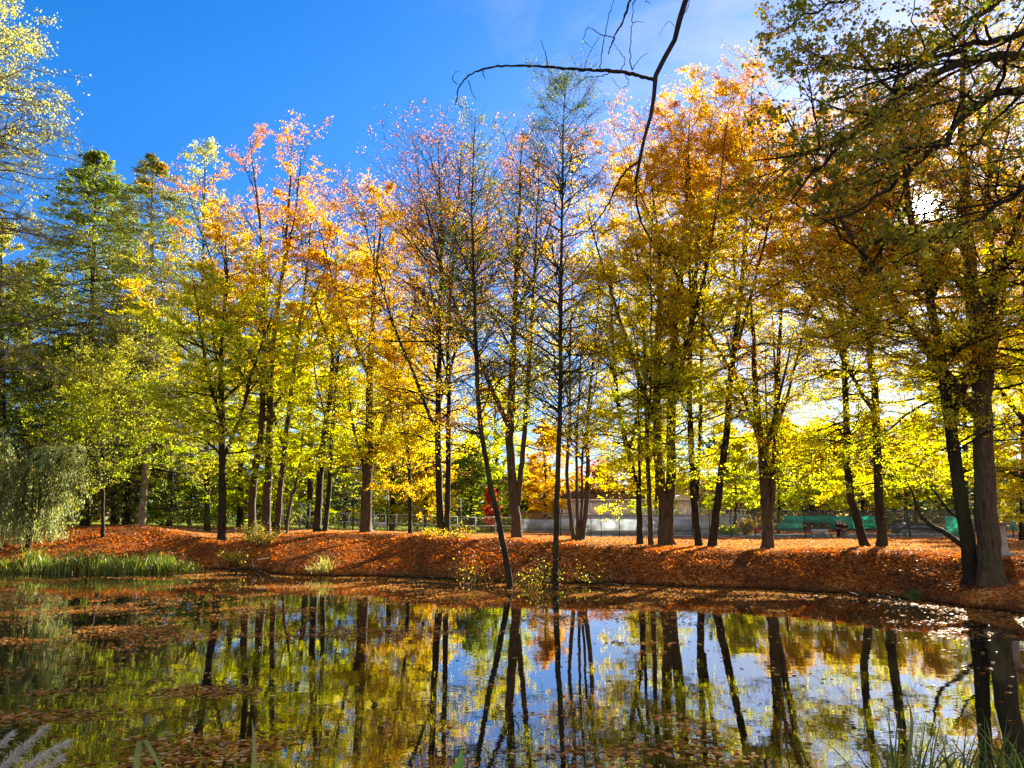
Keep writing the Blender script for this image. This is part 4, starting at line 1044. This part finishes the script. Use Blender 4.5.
def PT(px, d, z=None):
    x = (px - CX) / F / 1.005 * d
    return np.array([x, d, gz(x, d) if z is None else z])

def fence(name, label, posts, d, h, mat, rails=(1.0,), pr=0.04, tall=()):
    a, b = PT(posts[0], d), PT(posts[-1], d)
    root = thing(name, label, 'fence', (a + b) / 2)
    for px in posts:
        p = PT(px, d)
        MB().bar([p - [0, 0, .1], p + [0, 0, h]], pr, 6).build('post', mat, root)
    for k in rails:
        for i in range(len(posts) - 1):
            p, q = PT(posts[i], d), PT(posts[i + 1], d)
            MB().bar([p + [0, 0, h * k], q + [0, 0, h * k]], pr * .6, 4).build('rail', mat, root)
    for i in range(len(posts) - 1):
        p, q = PT(posts[i], d + .03), PT(posts[i + 1], d + .03)
        me = mesh_from('wire_mesh', np.array([p, q, q + [0, 0, h - .03], p + [0, 0, h - .03]]), np.array([[0, 1, 2, 3]]), M_WIRE)
        link('wire_mesh', me, root)
    return root
fence('court_fence', 'long dark wire court fence with slim posts behind the right hand trunks', [690, 707, 728, 752, 801, 858, 904, 955, 1006, 1060], 75, 2.65, M_POST, (0.35, 1.0), .05)
fence('court_fence', 'dark wire fence with grey screening in front of the white house', [520, 560, 590, 600, 618, 650, 690], 75.6, 2.3, M_POST, (0.3, 1.0), .04)
gf = fence('wire_fence', 'galvanised wire fence with top rail on the lawn behind the stout beech', [337, 351, 363, 376, 387, 398, 410, 424, 440, 458, 476, 496, 518], 78, 1.75, M_GALV, (0.5, 1.0), .05)
gc = fence('wire_fence', 'tall galvanised fence corner with diagonal braces left of the twin trunks', [280, 285, 291, 303, 312], 77, 2.6, M_GALV, (0.02, 1.0), .06)
for a, b in ((291, 303), (303, 315)):
    MB().bar([PT(a, 76.8) + [0, 0, 2.5], PT(b, 76.8) + [0, 0, 0.1]], .05, 6).build('brace', M_GALV, gc)
for px, h, lab in ((289, 3.3, 'dark slim pole standing at the galvanised fence corner'), (355, 4.6, 'tall slim dark pole left of the stout beech trunk'), (389, 4.6, 'tall slim dark pole right of the stout beech trunk'), (461, 3.4, 'thin pole near the small red maple')):
    r = thing('slim_pole', lab, 'pole', PT(px, 76), 'slim poles along the lawn fence')
    MB().bar([PT(px, 76) - [0, 0, .1], PT(px, 76) + [0, 0, h]], [.075, .05], 6).build('shaft', M_POST, r)
    MB().bar([PT(px, 76) + [0, 0, h], PT(px, 76) + [0, 0, h + .08]], [.07, .03], 6).build('cap', M_GALV, r)

# screens hung on the court fence
def screen(px0, px1, d, z0, z1, mat, label):
    p, q = PT(px0, d), PT(px1, d)
    n = 14; t = np.linspace(0, 1, n)
    top = p[None] * (1 - t)[:, None] + q[None] * t[:, None]
    y = d + 0.05 * np.sin(t * 19)
    V = np.concatenate([np.c_[top[:, 0], y, np.full(n, z0)], np.c_[top[:, 0], y + .01, np.full(n, z1) - 0.05 * np.sin(t * 3.14)]])
    Q = np.array([[i, i + 1, n + i + 1, n + i] for i in range(n - 1)])
    o = link('wind_screen', mesh_from('wind_screen', V, Q, mat, smooth=True))
    o.modifiers.new('thickness', 'SOLIDIFY').thickness = 0.02
    tag(o, label, 'screen', 'wind screens around the courts')
def zy(py, d): return float(W(CX, py, d)[2])
screen(781, 826, 87, zy(523, 87), zy(515.5, 87), M_SCREEN, 'dark green wind screen hung high left of the people')
screen(826, 873, 87.4, zy(529, 87.4), zy(516, 87.4), M_SCREEN, 'green wind screen behind the two people')
screen(774, 799, 84, zy(531, 84), zy(522.5, 84), M_SCREEN2, 'mint green wind screen low beside the pale forked tree')
screen(872, 880, 85, zy(534, 85), zy(515, 85), M_SCREEN2, 'narrow mint wind screen strip between the joined trunks')
screen(940, 962, 86, zy(536, 86), zy(516, 86), M_SCREEN2, 'mint green wind screen beside the leaning dark trunk')
screen(1003, 1010, 86, zy(530, 86), zy(515, 86), M_SCREEN2, 'mint green wind screen scrap right of the thickest trunk')
screen(586, 700, 76.4, zy(531, 76.4), zy(519, 76.4), M_GREY, 'grey mottled screen on the fence below the white house')
screen(520, 586, 76.5, zy(532, 76.5), zy(519, 76.5), M_GREY, 'grey mottled screen on the fence behind the slender trunk')

# terrace and steps, house with arched pavilion
ta, tb = PT(560, 96), PT(745, 96)
tr = thing('terrace_wall', 'long low grey terrace wall with a balustrade below the white house', 'wall', (ta + tb) / 2)
z0 = 0.4; zt = zy(515.5, 96)
MB().box(((ta[0] + tb[0]) / 2, 97.2, (z0 + zt) / 2), (tb[0] - ta[0], 2.2, zt - z0)).build('wall', M_TERR, tr)
MB().box(((ta[0] + tb[0]) / 2, 97.2, zt + .06), (tb[0] - ta[0] + .3, 2.5, .12)).build('coping', M_WHITE, tr)
rl = MB()
for x in np.arange(ta[0], tb[0], .5): rl.box((x, 96.2, zt + .42), (.09, .09, .6))
rl.box(((ta[0] + tb[0]) / 2, 96.2, zt + .76), (tb[0] - ta[0], .14, .09)).build('balustrade', M_WHITE, tr)
pb = MB(); p, q = PT(671, 90), PT(700, 90)
tag(pb.box(((p[0] + q[0]) / 2, 90, zy(529, 90)), (q[0] - p[0], .25, .75)).build('pool_cover', M_BLUE), 'pale blue low panel on the court below the pavilion', 'panel')

def house():
    d = 112
    a, b = PT(560, d), PT(650, d)
    root = thing('white_house', 'long pale house with tall windows and brown roof behind the courts', 'house', ((a[0] + b[0]) / 2, d, 1.2))
    zb, ze = zy(516, d), zy(499, d)
    MB().box(((a[0] + b[0]) / 2, d + 4, (1 + ze) / 2), (b[0] - a[0], 8, ze - 1)).build('wall', M_WALL, root)
    MB().add_roof = None
    zr = zy(490, d)
    rf = MB(); x0, x1 = a[0] - .5, b[0] + .5
    rf.add([[x0, d - .6, ze], [x1, d - .6, ze], [x1, d + 8.6, ze], [x0, d + 8.6, ze], [x0 + 2, d + 4, zr], [x1 - 2, d + 4, zr]], [[0, 1, 5, 4], [2, 3, 4, 5], [1, 2, 5, 5], [3, 0, 4, 4], [3, 2, 1, 0]])
    rf.build('roof', M_TILE, root)
    MB().box(((a[0] + b[0]) / 2, d - .35, ze - .14), (b[0] - a[0] + .6, .5, .22)).build('cornice', M_TRIM, root)
    for px in np.arange(566, 648, 10.0):
        x = PT(px, d)[0]
        f = MB()
        wz0, wz1 = zb - .1, ze - .45; wd = .95
        for s in (-1, 1): f.box((x + s * wd / 2, d - .06, (wz0 + wz1) / 2), (.1, .16, wz1 - wz0))
        f.box((x, d - .06, wz1), (wd + .1, .165, .1)).box((x, d - .06, wz0), (wd + .2, .2, .1)).box((x, d - .05, (wz0 + wz1) / 2), (.06, .12, wz1 - wz0 - .12))
        fo = f.build('window', M_TRIM, root)
        MB().box((x, d - .03, (wz0 + wz1) / 2), (wd - .1, .05, wz1 - wz0 - .1)).build('pane', M_GLASS, fo)
        MB().box((x + .68, d - .12, (zb + ze) / 2 - .3), (.28, .22, ze - zb - .3)).build('pilaster', M_TRIM, root)
    return root
house()
def pavilion():
    d = 108
    a, b = PT(668, d), PT(692, d)
    cx = (a[0] + b[0]) / 2; wd = b[0] - a[0]
    root = thing('pavilion', 'small white pavilion with an arched window and flat gable by the widest clump of stems', 'pavilion', (cx, d, 1.2))
    ze = zy(500, d); zp = zy(495.5, d); zb = zy(517, d)
    MB().box((cx, d + 2, (1 + ze) / 2), (wd - .4, 4, ze - 1)).build('wall', M_WALL, root)
    MB().prism([(a[0] - .4, ze), (b[0] + .4, ze), (b[0] + .4, ze + .2), (cx, zp + .1), (a[0] - .4, ze + .2)], d - .5, d + 4.5).build('roof', M_TRIM, root)
    for s in (-1, 1): MB().box((cx + s * (wd / 2 - .3), d - .12, (zb + ze) / 2), (.42, .3, ze - zb)).build('pillar', M_TRIM, root)
    r = .95; zc = ze - 1.15
    arc = [(cx + r * math.cos(t), zc + r * .8 * math.sin(t)) for t in np.linspace(0, math.pi, 13)]
    pn = MB().prism([(cx - r, zb), (cx + r, zb)] + arc, d - .04, d + .02)
    fr = MB().bar([(x, d - .08, z) for x, z in [(cx + r, zb)] + arc + [(cx - r, zb)]], .08, 6)
    fr.box((cx, d - .08, zc), (2 * r, .1, .1)).box((cx, d - .08, (zb + zc) / 2), (.08, .09, zc - zb - .1))
    fo = fr.build('arched_window', M_TRIM, root)
    pn.build('pane', M_GLASS, fo)
pavilion()
# path on the left, light strip
pm = MB(); pm.add([[-46, 66, 0], [-20, 66, 0], [-14, 69, 0], [-60, 69, 0]], [[0, 1, 2, 3]])
v = np.array([[x, y] for x in np.linspace(-60, -14, 30) for y in (65.0, 67.4)])
zz = ground_z(v[:, 0], v[:, 1]) + .06
po = link('path', mesh_from('path', np.c_[v, zz], np.array([[2 * i, 2 * i + 2, 2 * i + 3, 2 * i + 1] for i in range(29)]), simple('pale_gravel', (.50, .46, .40), .9)))
po['kind'] = 'structure'
# courts
ct = MB(); 
v = np.array([[x, y] for x in np.linspace(8, 60, 27) for y in (75.8, 85, 95)]); zz = ground_z(v[:, 0], v[:, 1]) + .05
co = link('court_surface', mesh_from('court_surface', np.c_[v, zz], np.array([[3 * i + j, 3 * i + 3 + j, 3 * i + 4 + j, 3 * i + 1 + j] for i in range(26) for j in (0, 1)]), simple('court_surface', (.09, .11, .10), .9, 0, .2, 1)))
co['kind'] = 'structure'

# white bench on the lawn
def bench(px, d, label, mat):
    p = PT(px, d)
    root = thing('park_bench', label, 'bench', p)
    MB().box((p[0], p[1], p[2] + .45), (1.7, .42, .05)).build('seat', mat, root)
    MB().box((p[0], p[1] + .22, p[2] + .75), (1.7, .05, .36)).build('backrest', mat, root)
    for s in (-1, 1): MB().box((p[0] + s * .7, p[1] + .02, p[2] + .2), (.07, .42, .45)).build('leg', mat, root)
bench(380, 79.5, 'white bench on the lawn behind the stout beech', M_WHITE)
bench(816, 77, 'pale bench on the court left of the two people', M_TERR)
def chair(px, d, label):
    p = PT(px, d); red = simple('red_fabric', (.55, .05, .05), .7)
    root = thing('folding_chair', label, 'chair', p, 'red chairs by the court fence')
    MB().box((p[0], p[1], p[2] + .45), (.5, .45, .05)).build('seat', M_WHITE, root)
    MB().box((p[0], p[1] + .22, p[2] + .78), (.5, .05, .62)).build('backrest', red, root)
    for sx in (-1, 1):
        for sy in (-1, 1): MB().box((p[0] + sx * .22, p[1] + sy * .19, p[2] + .22), (.04, .04, .44)).build('leg', M_WHITE, root)
chair(754, 76.5, 'red backed white chair beside the dark fence post')
chair(762, 76.5, 'red backed white chair next to the pale forked trunk')
p = PT(829.5, 73.5)
bk = thing('bucket', 'small yellow bucket on the ground beside the people', 'bucket', p)
MB().bar([p, p + [0, 0, .32]], [.13, .17], 6).build('tub', simple('yellow_plastic', (.75, .55, .02), .4), bk)
MB().bar([p + [-.16, 0, .31], p + [-.1, 0, .45], p + [.1, 0, .45], p + [.16, 0, .31]], .012, 4).build('handle', M_GALV, bk)

def skin_mesh(name, joints, edges, mat, parent, root_i=0, lvl=1):
    me = bpy.data.meshes.new(name)
    bm = bmesh.new()
    sk = bm.verts.layers.skin.verify()
    vs = [bm.verts.new(j[0]) for j in joints]
    for a, b in edges: bm.edges.new((vs[a], vs[b]))
    for i, (v, j) in enumerate(zip(vs, joints)):
        r = j[1] if isinstance(j[1], tuple) else (j[1], j[1])
        v[sk].radius = r; v[sk].use_root = (i == root_i)
    bm.to_mesh(me); bm.free()
    me.materials.append(mat)
    o = bpy.data.objects.new(name, me); COL.objects.link(o); o.parent = parent
    s = o.modifiers.new('skin', 'SKIN'); s.use_smooth_shade = True
    o.modifiers.new('sub', 'SUBSURF').levels = lvl; o.modifiers['sub'].render_levels = lvl
    return o
M_SKIN = simple('skin', (.50, .30, .22), .5, 0, .05)
def person(px, d, rz, h, label, coat, legs, hair, armfwd):
    p = PT(px, d); k = h / 1.72
    root = thing('person', label, 'person', p); root.rotation_euler = (0, 0, rz)
    sh, hp = .19, .095
    J = [((0, 0, .93), .13), ((0, 0, 1.15), (.14, .10)), ((0, .0, 1.38), (.15, .10)), ((0, -.01, 1.48), .055), ((0, -.02, 1.56), .085), ((0, -.03, 1.66), (.085, .1)), ((0, -.02, 1.72), .05)]
    E = [(0, 1), (1, 2), (2, 3), (3, 4), (4, 5), (5, 6)]
    for s in (-1, 1):
        b = len(J)
        J += [((s * hp, 0, .86), .095), ((s * hp * 1.05, -.02, .48), .06), ((s * hp * 1.1, .01, .09), .042), ((s * hp * 1.2, -.12, .035), (.04, .03))]
        E += [(0, b), (b, b + 1), (b + 1, b + 2), (b + 2, b + 3)]
        b = len(J)
        J += [((s * sh, 0, 1.39), .06), ((s * (sh + .05), -.03 - .05 * armfwd, 1.12), .045), ((s * (sh + .0), -.08 - .22 * armfwd, .95 + .1 * armfwd), .035), ((s * (sh - .03), -.11 - .26 * armfwd, .87 + .14 * armfwd), .03)]
        E += [(2, b), (b, b + 1), (b + 1, b + 2), (b + 2, b + 3)]
    sc = lambda Js, g=0: [((a[0] * k, a[1] * k, a[2] * k), tuple((v + g) * k for v in (r if isinstance(r, tuple) else (r, r)))) for a, r in Js]
    skin_mesh('body', sc(J), E, M_SKIN, root)
    idx = [0, 1, 2, 11, 12, 13, 19, 20, 21]; mp = {v: i for i, v in enumerate(idx)}
    skin_mesh('coat', sc([J[i] for i in idx], .022), [(mp[a], mp[b]) for a, b in E if a in mp and b in mp], coat, root)
    idx = [0, 7, 8, 9, 15, 16, 17]; mp = {v: i for i, v in enumerate(idx)}
    skin_mesh('trousers', sc([J[i] for i in idx], .016), [(mp[a], mp[b]) for a, b in E if a in mp and b in mp], legs, root)
    skin_mesh('hair', sc([((0, .02, 1.66), (.09, .09)), ((0, .0, 1.73), (.075, .08))]), [(0, 1)], hair, root)
DK = simple('dark_cloth', (.035, .022, .025), .8); GR = simple('grey_cloth', (.18, .15, .15), .8); BR = simple('brown_hair', (.06, .035, .02), .6); WH = simple('grey_hair', (.5, .48, .45), .6); PLUM = simple('plum_cloth', (.09, .035, .045), .8)
person(833.5, 73.8, 0.5, 1.76, 'person in a dark coat standing beside the yellow bucket', DK, DK, BR, .2)
person(836.8, 74.1, 0.0, 1.80, 'grey haired person in a plum jacket between two companions', PLUM, GR, WH, .7)
person(840.6, 73.6, -0.6, 1.62, 'shorter person in dark jacket and grey trousers farthest from the bucket', DK, GR, BR, .4)

# parked car behind the fence
def car(px, d, label):
    p = PT(px, d)
    root = thing('parked_car', label, 'car', p)
    paint = simple('dark_grey_paint', (.05, .055, .06), .25, .4, .05)
    body = MB()
    L2, W2 = 2.15, .88
    x, y, z = p
    prof = [(-L2, .35), (L2, .35), (L2, .75), (L2 - .9, .92), (L2 - 1.6, 1.42), (-L2 + .9, 1.46), (-L2 + .15, 1.0), (-L2, .8)]
    bo = body.prism([(x + a, z + b) for a, b in prof], y - W2, y + W2).build('body', paint, root)
    bo.modifiers.new('bevel', 'BEVEL').width = .06
    for q in ([(-1.25, 1.0), (-.1, 1.0), (-.1, 1.38), (-1.0, 1.38)], [(0, 1.0), (1.15, .96), (.55, 1.36), (0, 1.38)]):
        MB().prism([(x + a, z + b) for a, b in q], y - W2 - .015, y - W2 + .02).build('window', M_GLASS, root)
    for s in (-1.3, 1.3):
        for t in (-1, 1):
            w_ = MB().bar([(x + s, y + t * (W2 - .1), z + .32), (x + s, y + t * (W2 + .06), z + .32)], .32, 16)
            wo = w_.build('wheel', simple('tyre_rubber', (.02, .02, .02), .8), root)
            MB().bar([(x + s, y + t * (W2 + .05), z + .32), (x + s, y + t * (W2 + .08), z + .32)], .19, 6).build('rim', M_GALV, wo)
    for t in (-1, 1): MB().box((x + L2, y + t * .6, z + .68), (.06, .3, .14)).build('headlight', M_WHITE, root)
car(910, 83, 'dark car parked behind the fence between the joined trunks and the leaning limb')
# clipped bush and pale stone marker
shrub(746, 533, 92, 1.2, 2.0, 60, 2600, ['brown', 'gold', 'olive'], 'round tan bush on the court edge left of the pale forked tree', 90, .2)
shrub(728, 533, 92, 1.8, 1.2, 50, 2400, ['green', 'ygreen'], 'low green rounded bush behind the fence left of the tan bush', 91, .2)
def marker():
    d = 30.5; b = W(1004, 566, d); b[2] = gz(b[0], b[1])
    root = thing('stone_pillar', 'pale stone pillar with a flat top half hidden by the thickest trunk', 'pillar', b)
    st = simple('pale_stone', (.34, .31, .29), .8, 0, .25, 3)
    MB().box((b[0], b[1], b[2] + .08), (.62, .62, .2)).build('plinth', st, root)
    MB().bar([b + [0, 0, .15], b + [0, 0, .5], b + [0, 0, 1.0], b + [0, 0, 1.25]], [.25, .2, .19, .22], 16).build('shaft', st, root, True)
    MB().bar([b + [0, 0, 1.25], b + [0, 0, 1.30], b + [0, 0, 1.36]], [.22, .46, .50], 16).build('slab', st, root, True)
marker()

# ------------------------------------------------------------------ light, sky, camera
AZ, EL = math.radians(30.5), math.radians(20.6)
sdir = Vector((math.sin(AZ) * math.cos(EL), math.cos(AZ) * math.cos(EL), math.sin(EL)))
sun = bpy.data.lights.new('sun', 'SUN'); sun.energy = 5.0; sun.angle = math.radians(0.53); sun.color = (1.0, 0.90, 0.74)
so = bpy.data.objects.new('sun', sun); COL.objects.link(so); so.rotation_euler = (-sdir).to_track_quat('-Z', 'Y').to_euler(); so.location = sdir * 300

wd = bpy.data.worlds.new('World'); SC.world = wd; wd.use_nodes = True
nt = wd.node_tree; nt.nodes.clear()
def WN(t, **kw):
    n = nt.nodes.new('ShaderNode' + t)
    for k, v in kw.items():
        if k in n.inputs.keys(): n.inputs[k].default_value = v
        else: setattr(n, k, v)
    return n
LK = nt.links.new
out = WN('OutputWorld'); bg = WN('Background'); bg.inputs['Strength'].default_value = 0.054
sky = WN('TexSky', sky_type='NISHITA'); sky.sun_disc = False; sky.sun_elevation = EL; sky.sun_rotation = AZ; sky.altitude = 600; sky.air_density = 1.0; sky.dust_density = 0.5; sky.ozone_density = 2.5
hs = WN('HueSaturation', Saturation=1.4, Value=0.95); LK(sky.outputs[0], hs.inputs['Color'])
tint = WN('MixRGB', blend_type='MULTIPLY'); tint.inputs['Fac'].default_value = 1.0; tint.inputs['Color2'].default_value = (0.84, 0.84, 1.02, 1); LK(hs.outputs[0], tint.inputs['Color1'])
tc = WN('TexCoord'); mp = WN('Mapping'); mp.inputs['Scale'].default_value = (1.2, 1.2, 3.0); mp.inputs['Rotation'].default_value = (0.2, 0.3, 0.5)
LK(tc.outputs['Generated'], mp.inputs['Vector'])
cn = WN('TexNoise', Scale=2.6, Detail=7.0, Roughness=0.6, Distortion=0.6); LK(mp.outputs[0], cn.inputs['Vector'])
cr = WN('ValToRGB'); cr.color_ramp.elements[0].position = .44; cr.color_ramp.elements[1].position = .74; cr.color_ramp.elements[1].color = (.6, .6, .6, 1)
LK(cn.outputs['Fac'], cr.inputs['Fac'])
sx = WN('SeparateXYZ'); LK(tc.outputs['Generated'], sx.inputs[0])      # unseen bright cloud added behind the camera as front fill light
bk = WN('MapRange'); bk.inputs['From Min'].default_value = 0.05; bk.inputs['From Max'].default_value = -0.45; LK(sx.outputs['Y'], bk.inputs['Value'])
c2 = WN('ValToRGB'); c2.color_ramp.elements[0].position = .30; c2.color_ramp.elements[1].position = .55; LK(cn.outputs['Fac'], c2.inputs['Fac'])
bm_ = WN('Math', operation='MULTIPLY'); LK(bk.outputs[0], bm_.inputs[0]); LK(c2.outputs[0], bm_.inputs[1])
rx = WN('MapRange'); rx.inputs['From Min'].default_value = -0.15; rx.inputs['From Max'].default_value = 0.2; LK(sx.outputs['X'], rx.inputs['Value'])
rm = WN('Math', operation='MULTIPLY'); LK(rx.outputs[0], rm.inputs[0]); LK(cr.outputs[0], rm.inputs[1])
cm = WN('Math', operation='MAXIMUM'); LK(bm_.outputs[0], cm.inputs[0]); LK(rm.outputs[0], cm.inputs[1])
mx = WN('MixRGB'); mx.inputs['Color2'].default_value = (3.8, 3.55, 3.2, 1); LK(cm.outputs[0], mx.inputs['Fac']); 
sz = WN('SeparateXYZ'); LK(tc.outputs['Generated'], sz.inputs[0])
hz = WN('MapRange'); hz.inputs['From Min'].default_value = 0.0; hz.inputs['From Max'].default_value = 0.5; LK(sz.outputs['Z'], hz.inputs['Value'])
hc = WN('MixRGB'); hc.inputs['Color1'].default_value = (.34, .47, .63, 1); hc.inputs['Color2'].default_value = (1, 1, 1, 1); LK(hz.outputs[0], hc.inputs['Fac'])
hm_ = WN('MixRGB', blend_type='MULTIPLY'); hm_.inputs['Fac'].default_value = 1.0; LK(tint.outputs[0], hm_.inputs['Color1']); LK(hc.outputs[0], hm_.inputs['Color2'])
LK(hm_.outputs[0], mx.inputs['Color1'])
dt = WN('VectorMath', operation='DOT_PRODUCT'); LK(tc.outputs['Generated'], dt.inputs[0]); dt.inputs[1].default_value = tuple(sdir)
def glow(p, a):
    m0 = WN('Math', operation='MAXIMUM'); LK(dt.outputs['Value'], m0.inputs[0]); m0.inputs[1].default_value = 0
    m1 = WN('Math', operation='POWER'); LK(m0.outputs[0], m1.inputs[0]); m1.inputs[1].default_value = p
    m2 = WN('Math', operation='MULTIPLY'); LK(m1.outputs[0], m2.inputs[0]); m2.inputs[1].default_value = a
    return m2
g1, g2 = glow(160, 3.5), glow(20000, 500.0)
sm = WN('Math', operation='ADD'); LK(g1.outputs[0], sm.inputs[0]); LK(g2.outputs[0], sm.inputs[1])
cmb = WN('CombineColor')
for i in range(3): LK(sm.outputs[0], cmb.inputs[i])
ad = WN('MixRGB', blend_type='ADD'); ad.inputs['Fac'].default_value = 1.0; LK(mx.outputs[0], ad.inputs['Color1']); LK(cmb.outputs[0], ad.inputs['Color2'])
LK(ad.outputs[0], bg.inputs['Color']); LK(bg.outputs[0], out.inputs['Surface'])

cam = bpy.data.cameras.new('camera'); cam.sensor_fit = 'HORIZONTAL'; cam.sensor_width = 36.0; cam.lens = 36.0 * F / 1024.0
cam.clip_start = 0.05; cam.clip_end = 4000
co_ = bpy.data.objects.new('camera', cam); COL.objects.link(co_); co_.location = (0, 0, EYE); co_.rotation_euler = (math.pi / 2 + PITCH, 0, 0)
SC.camera = co_
SC.view_settings.view_transform = 'Standard'; SC.view_settings.look = 'None'; SC.view_settings.gamma = 1.0
SC.view_settings.use_curve_mapping = False; SC.view_settings.exposure = 2.4
SC.cycles.max_bounces = 9; SC.cycles.diffuse_bounces = 7; SC.cycles.glossy_bounces = 3; SC.cycles.transmission_bounces = 4; SC.cycles.transparent_max_bounces = 8
SC.cycles.use_denoising = True
SC.cycles.caustics_reflective = False; SC.cycles.caustics_refractive = False
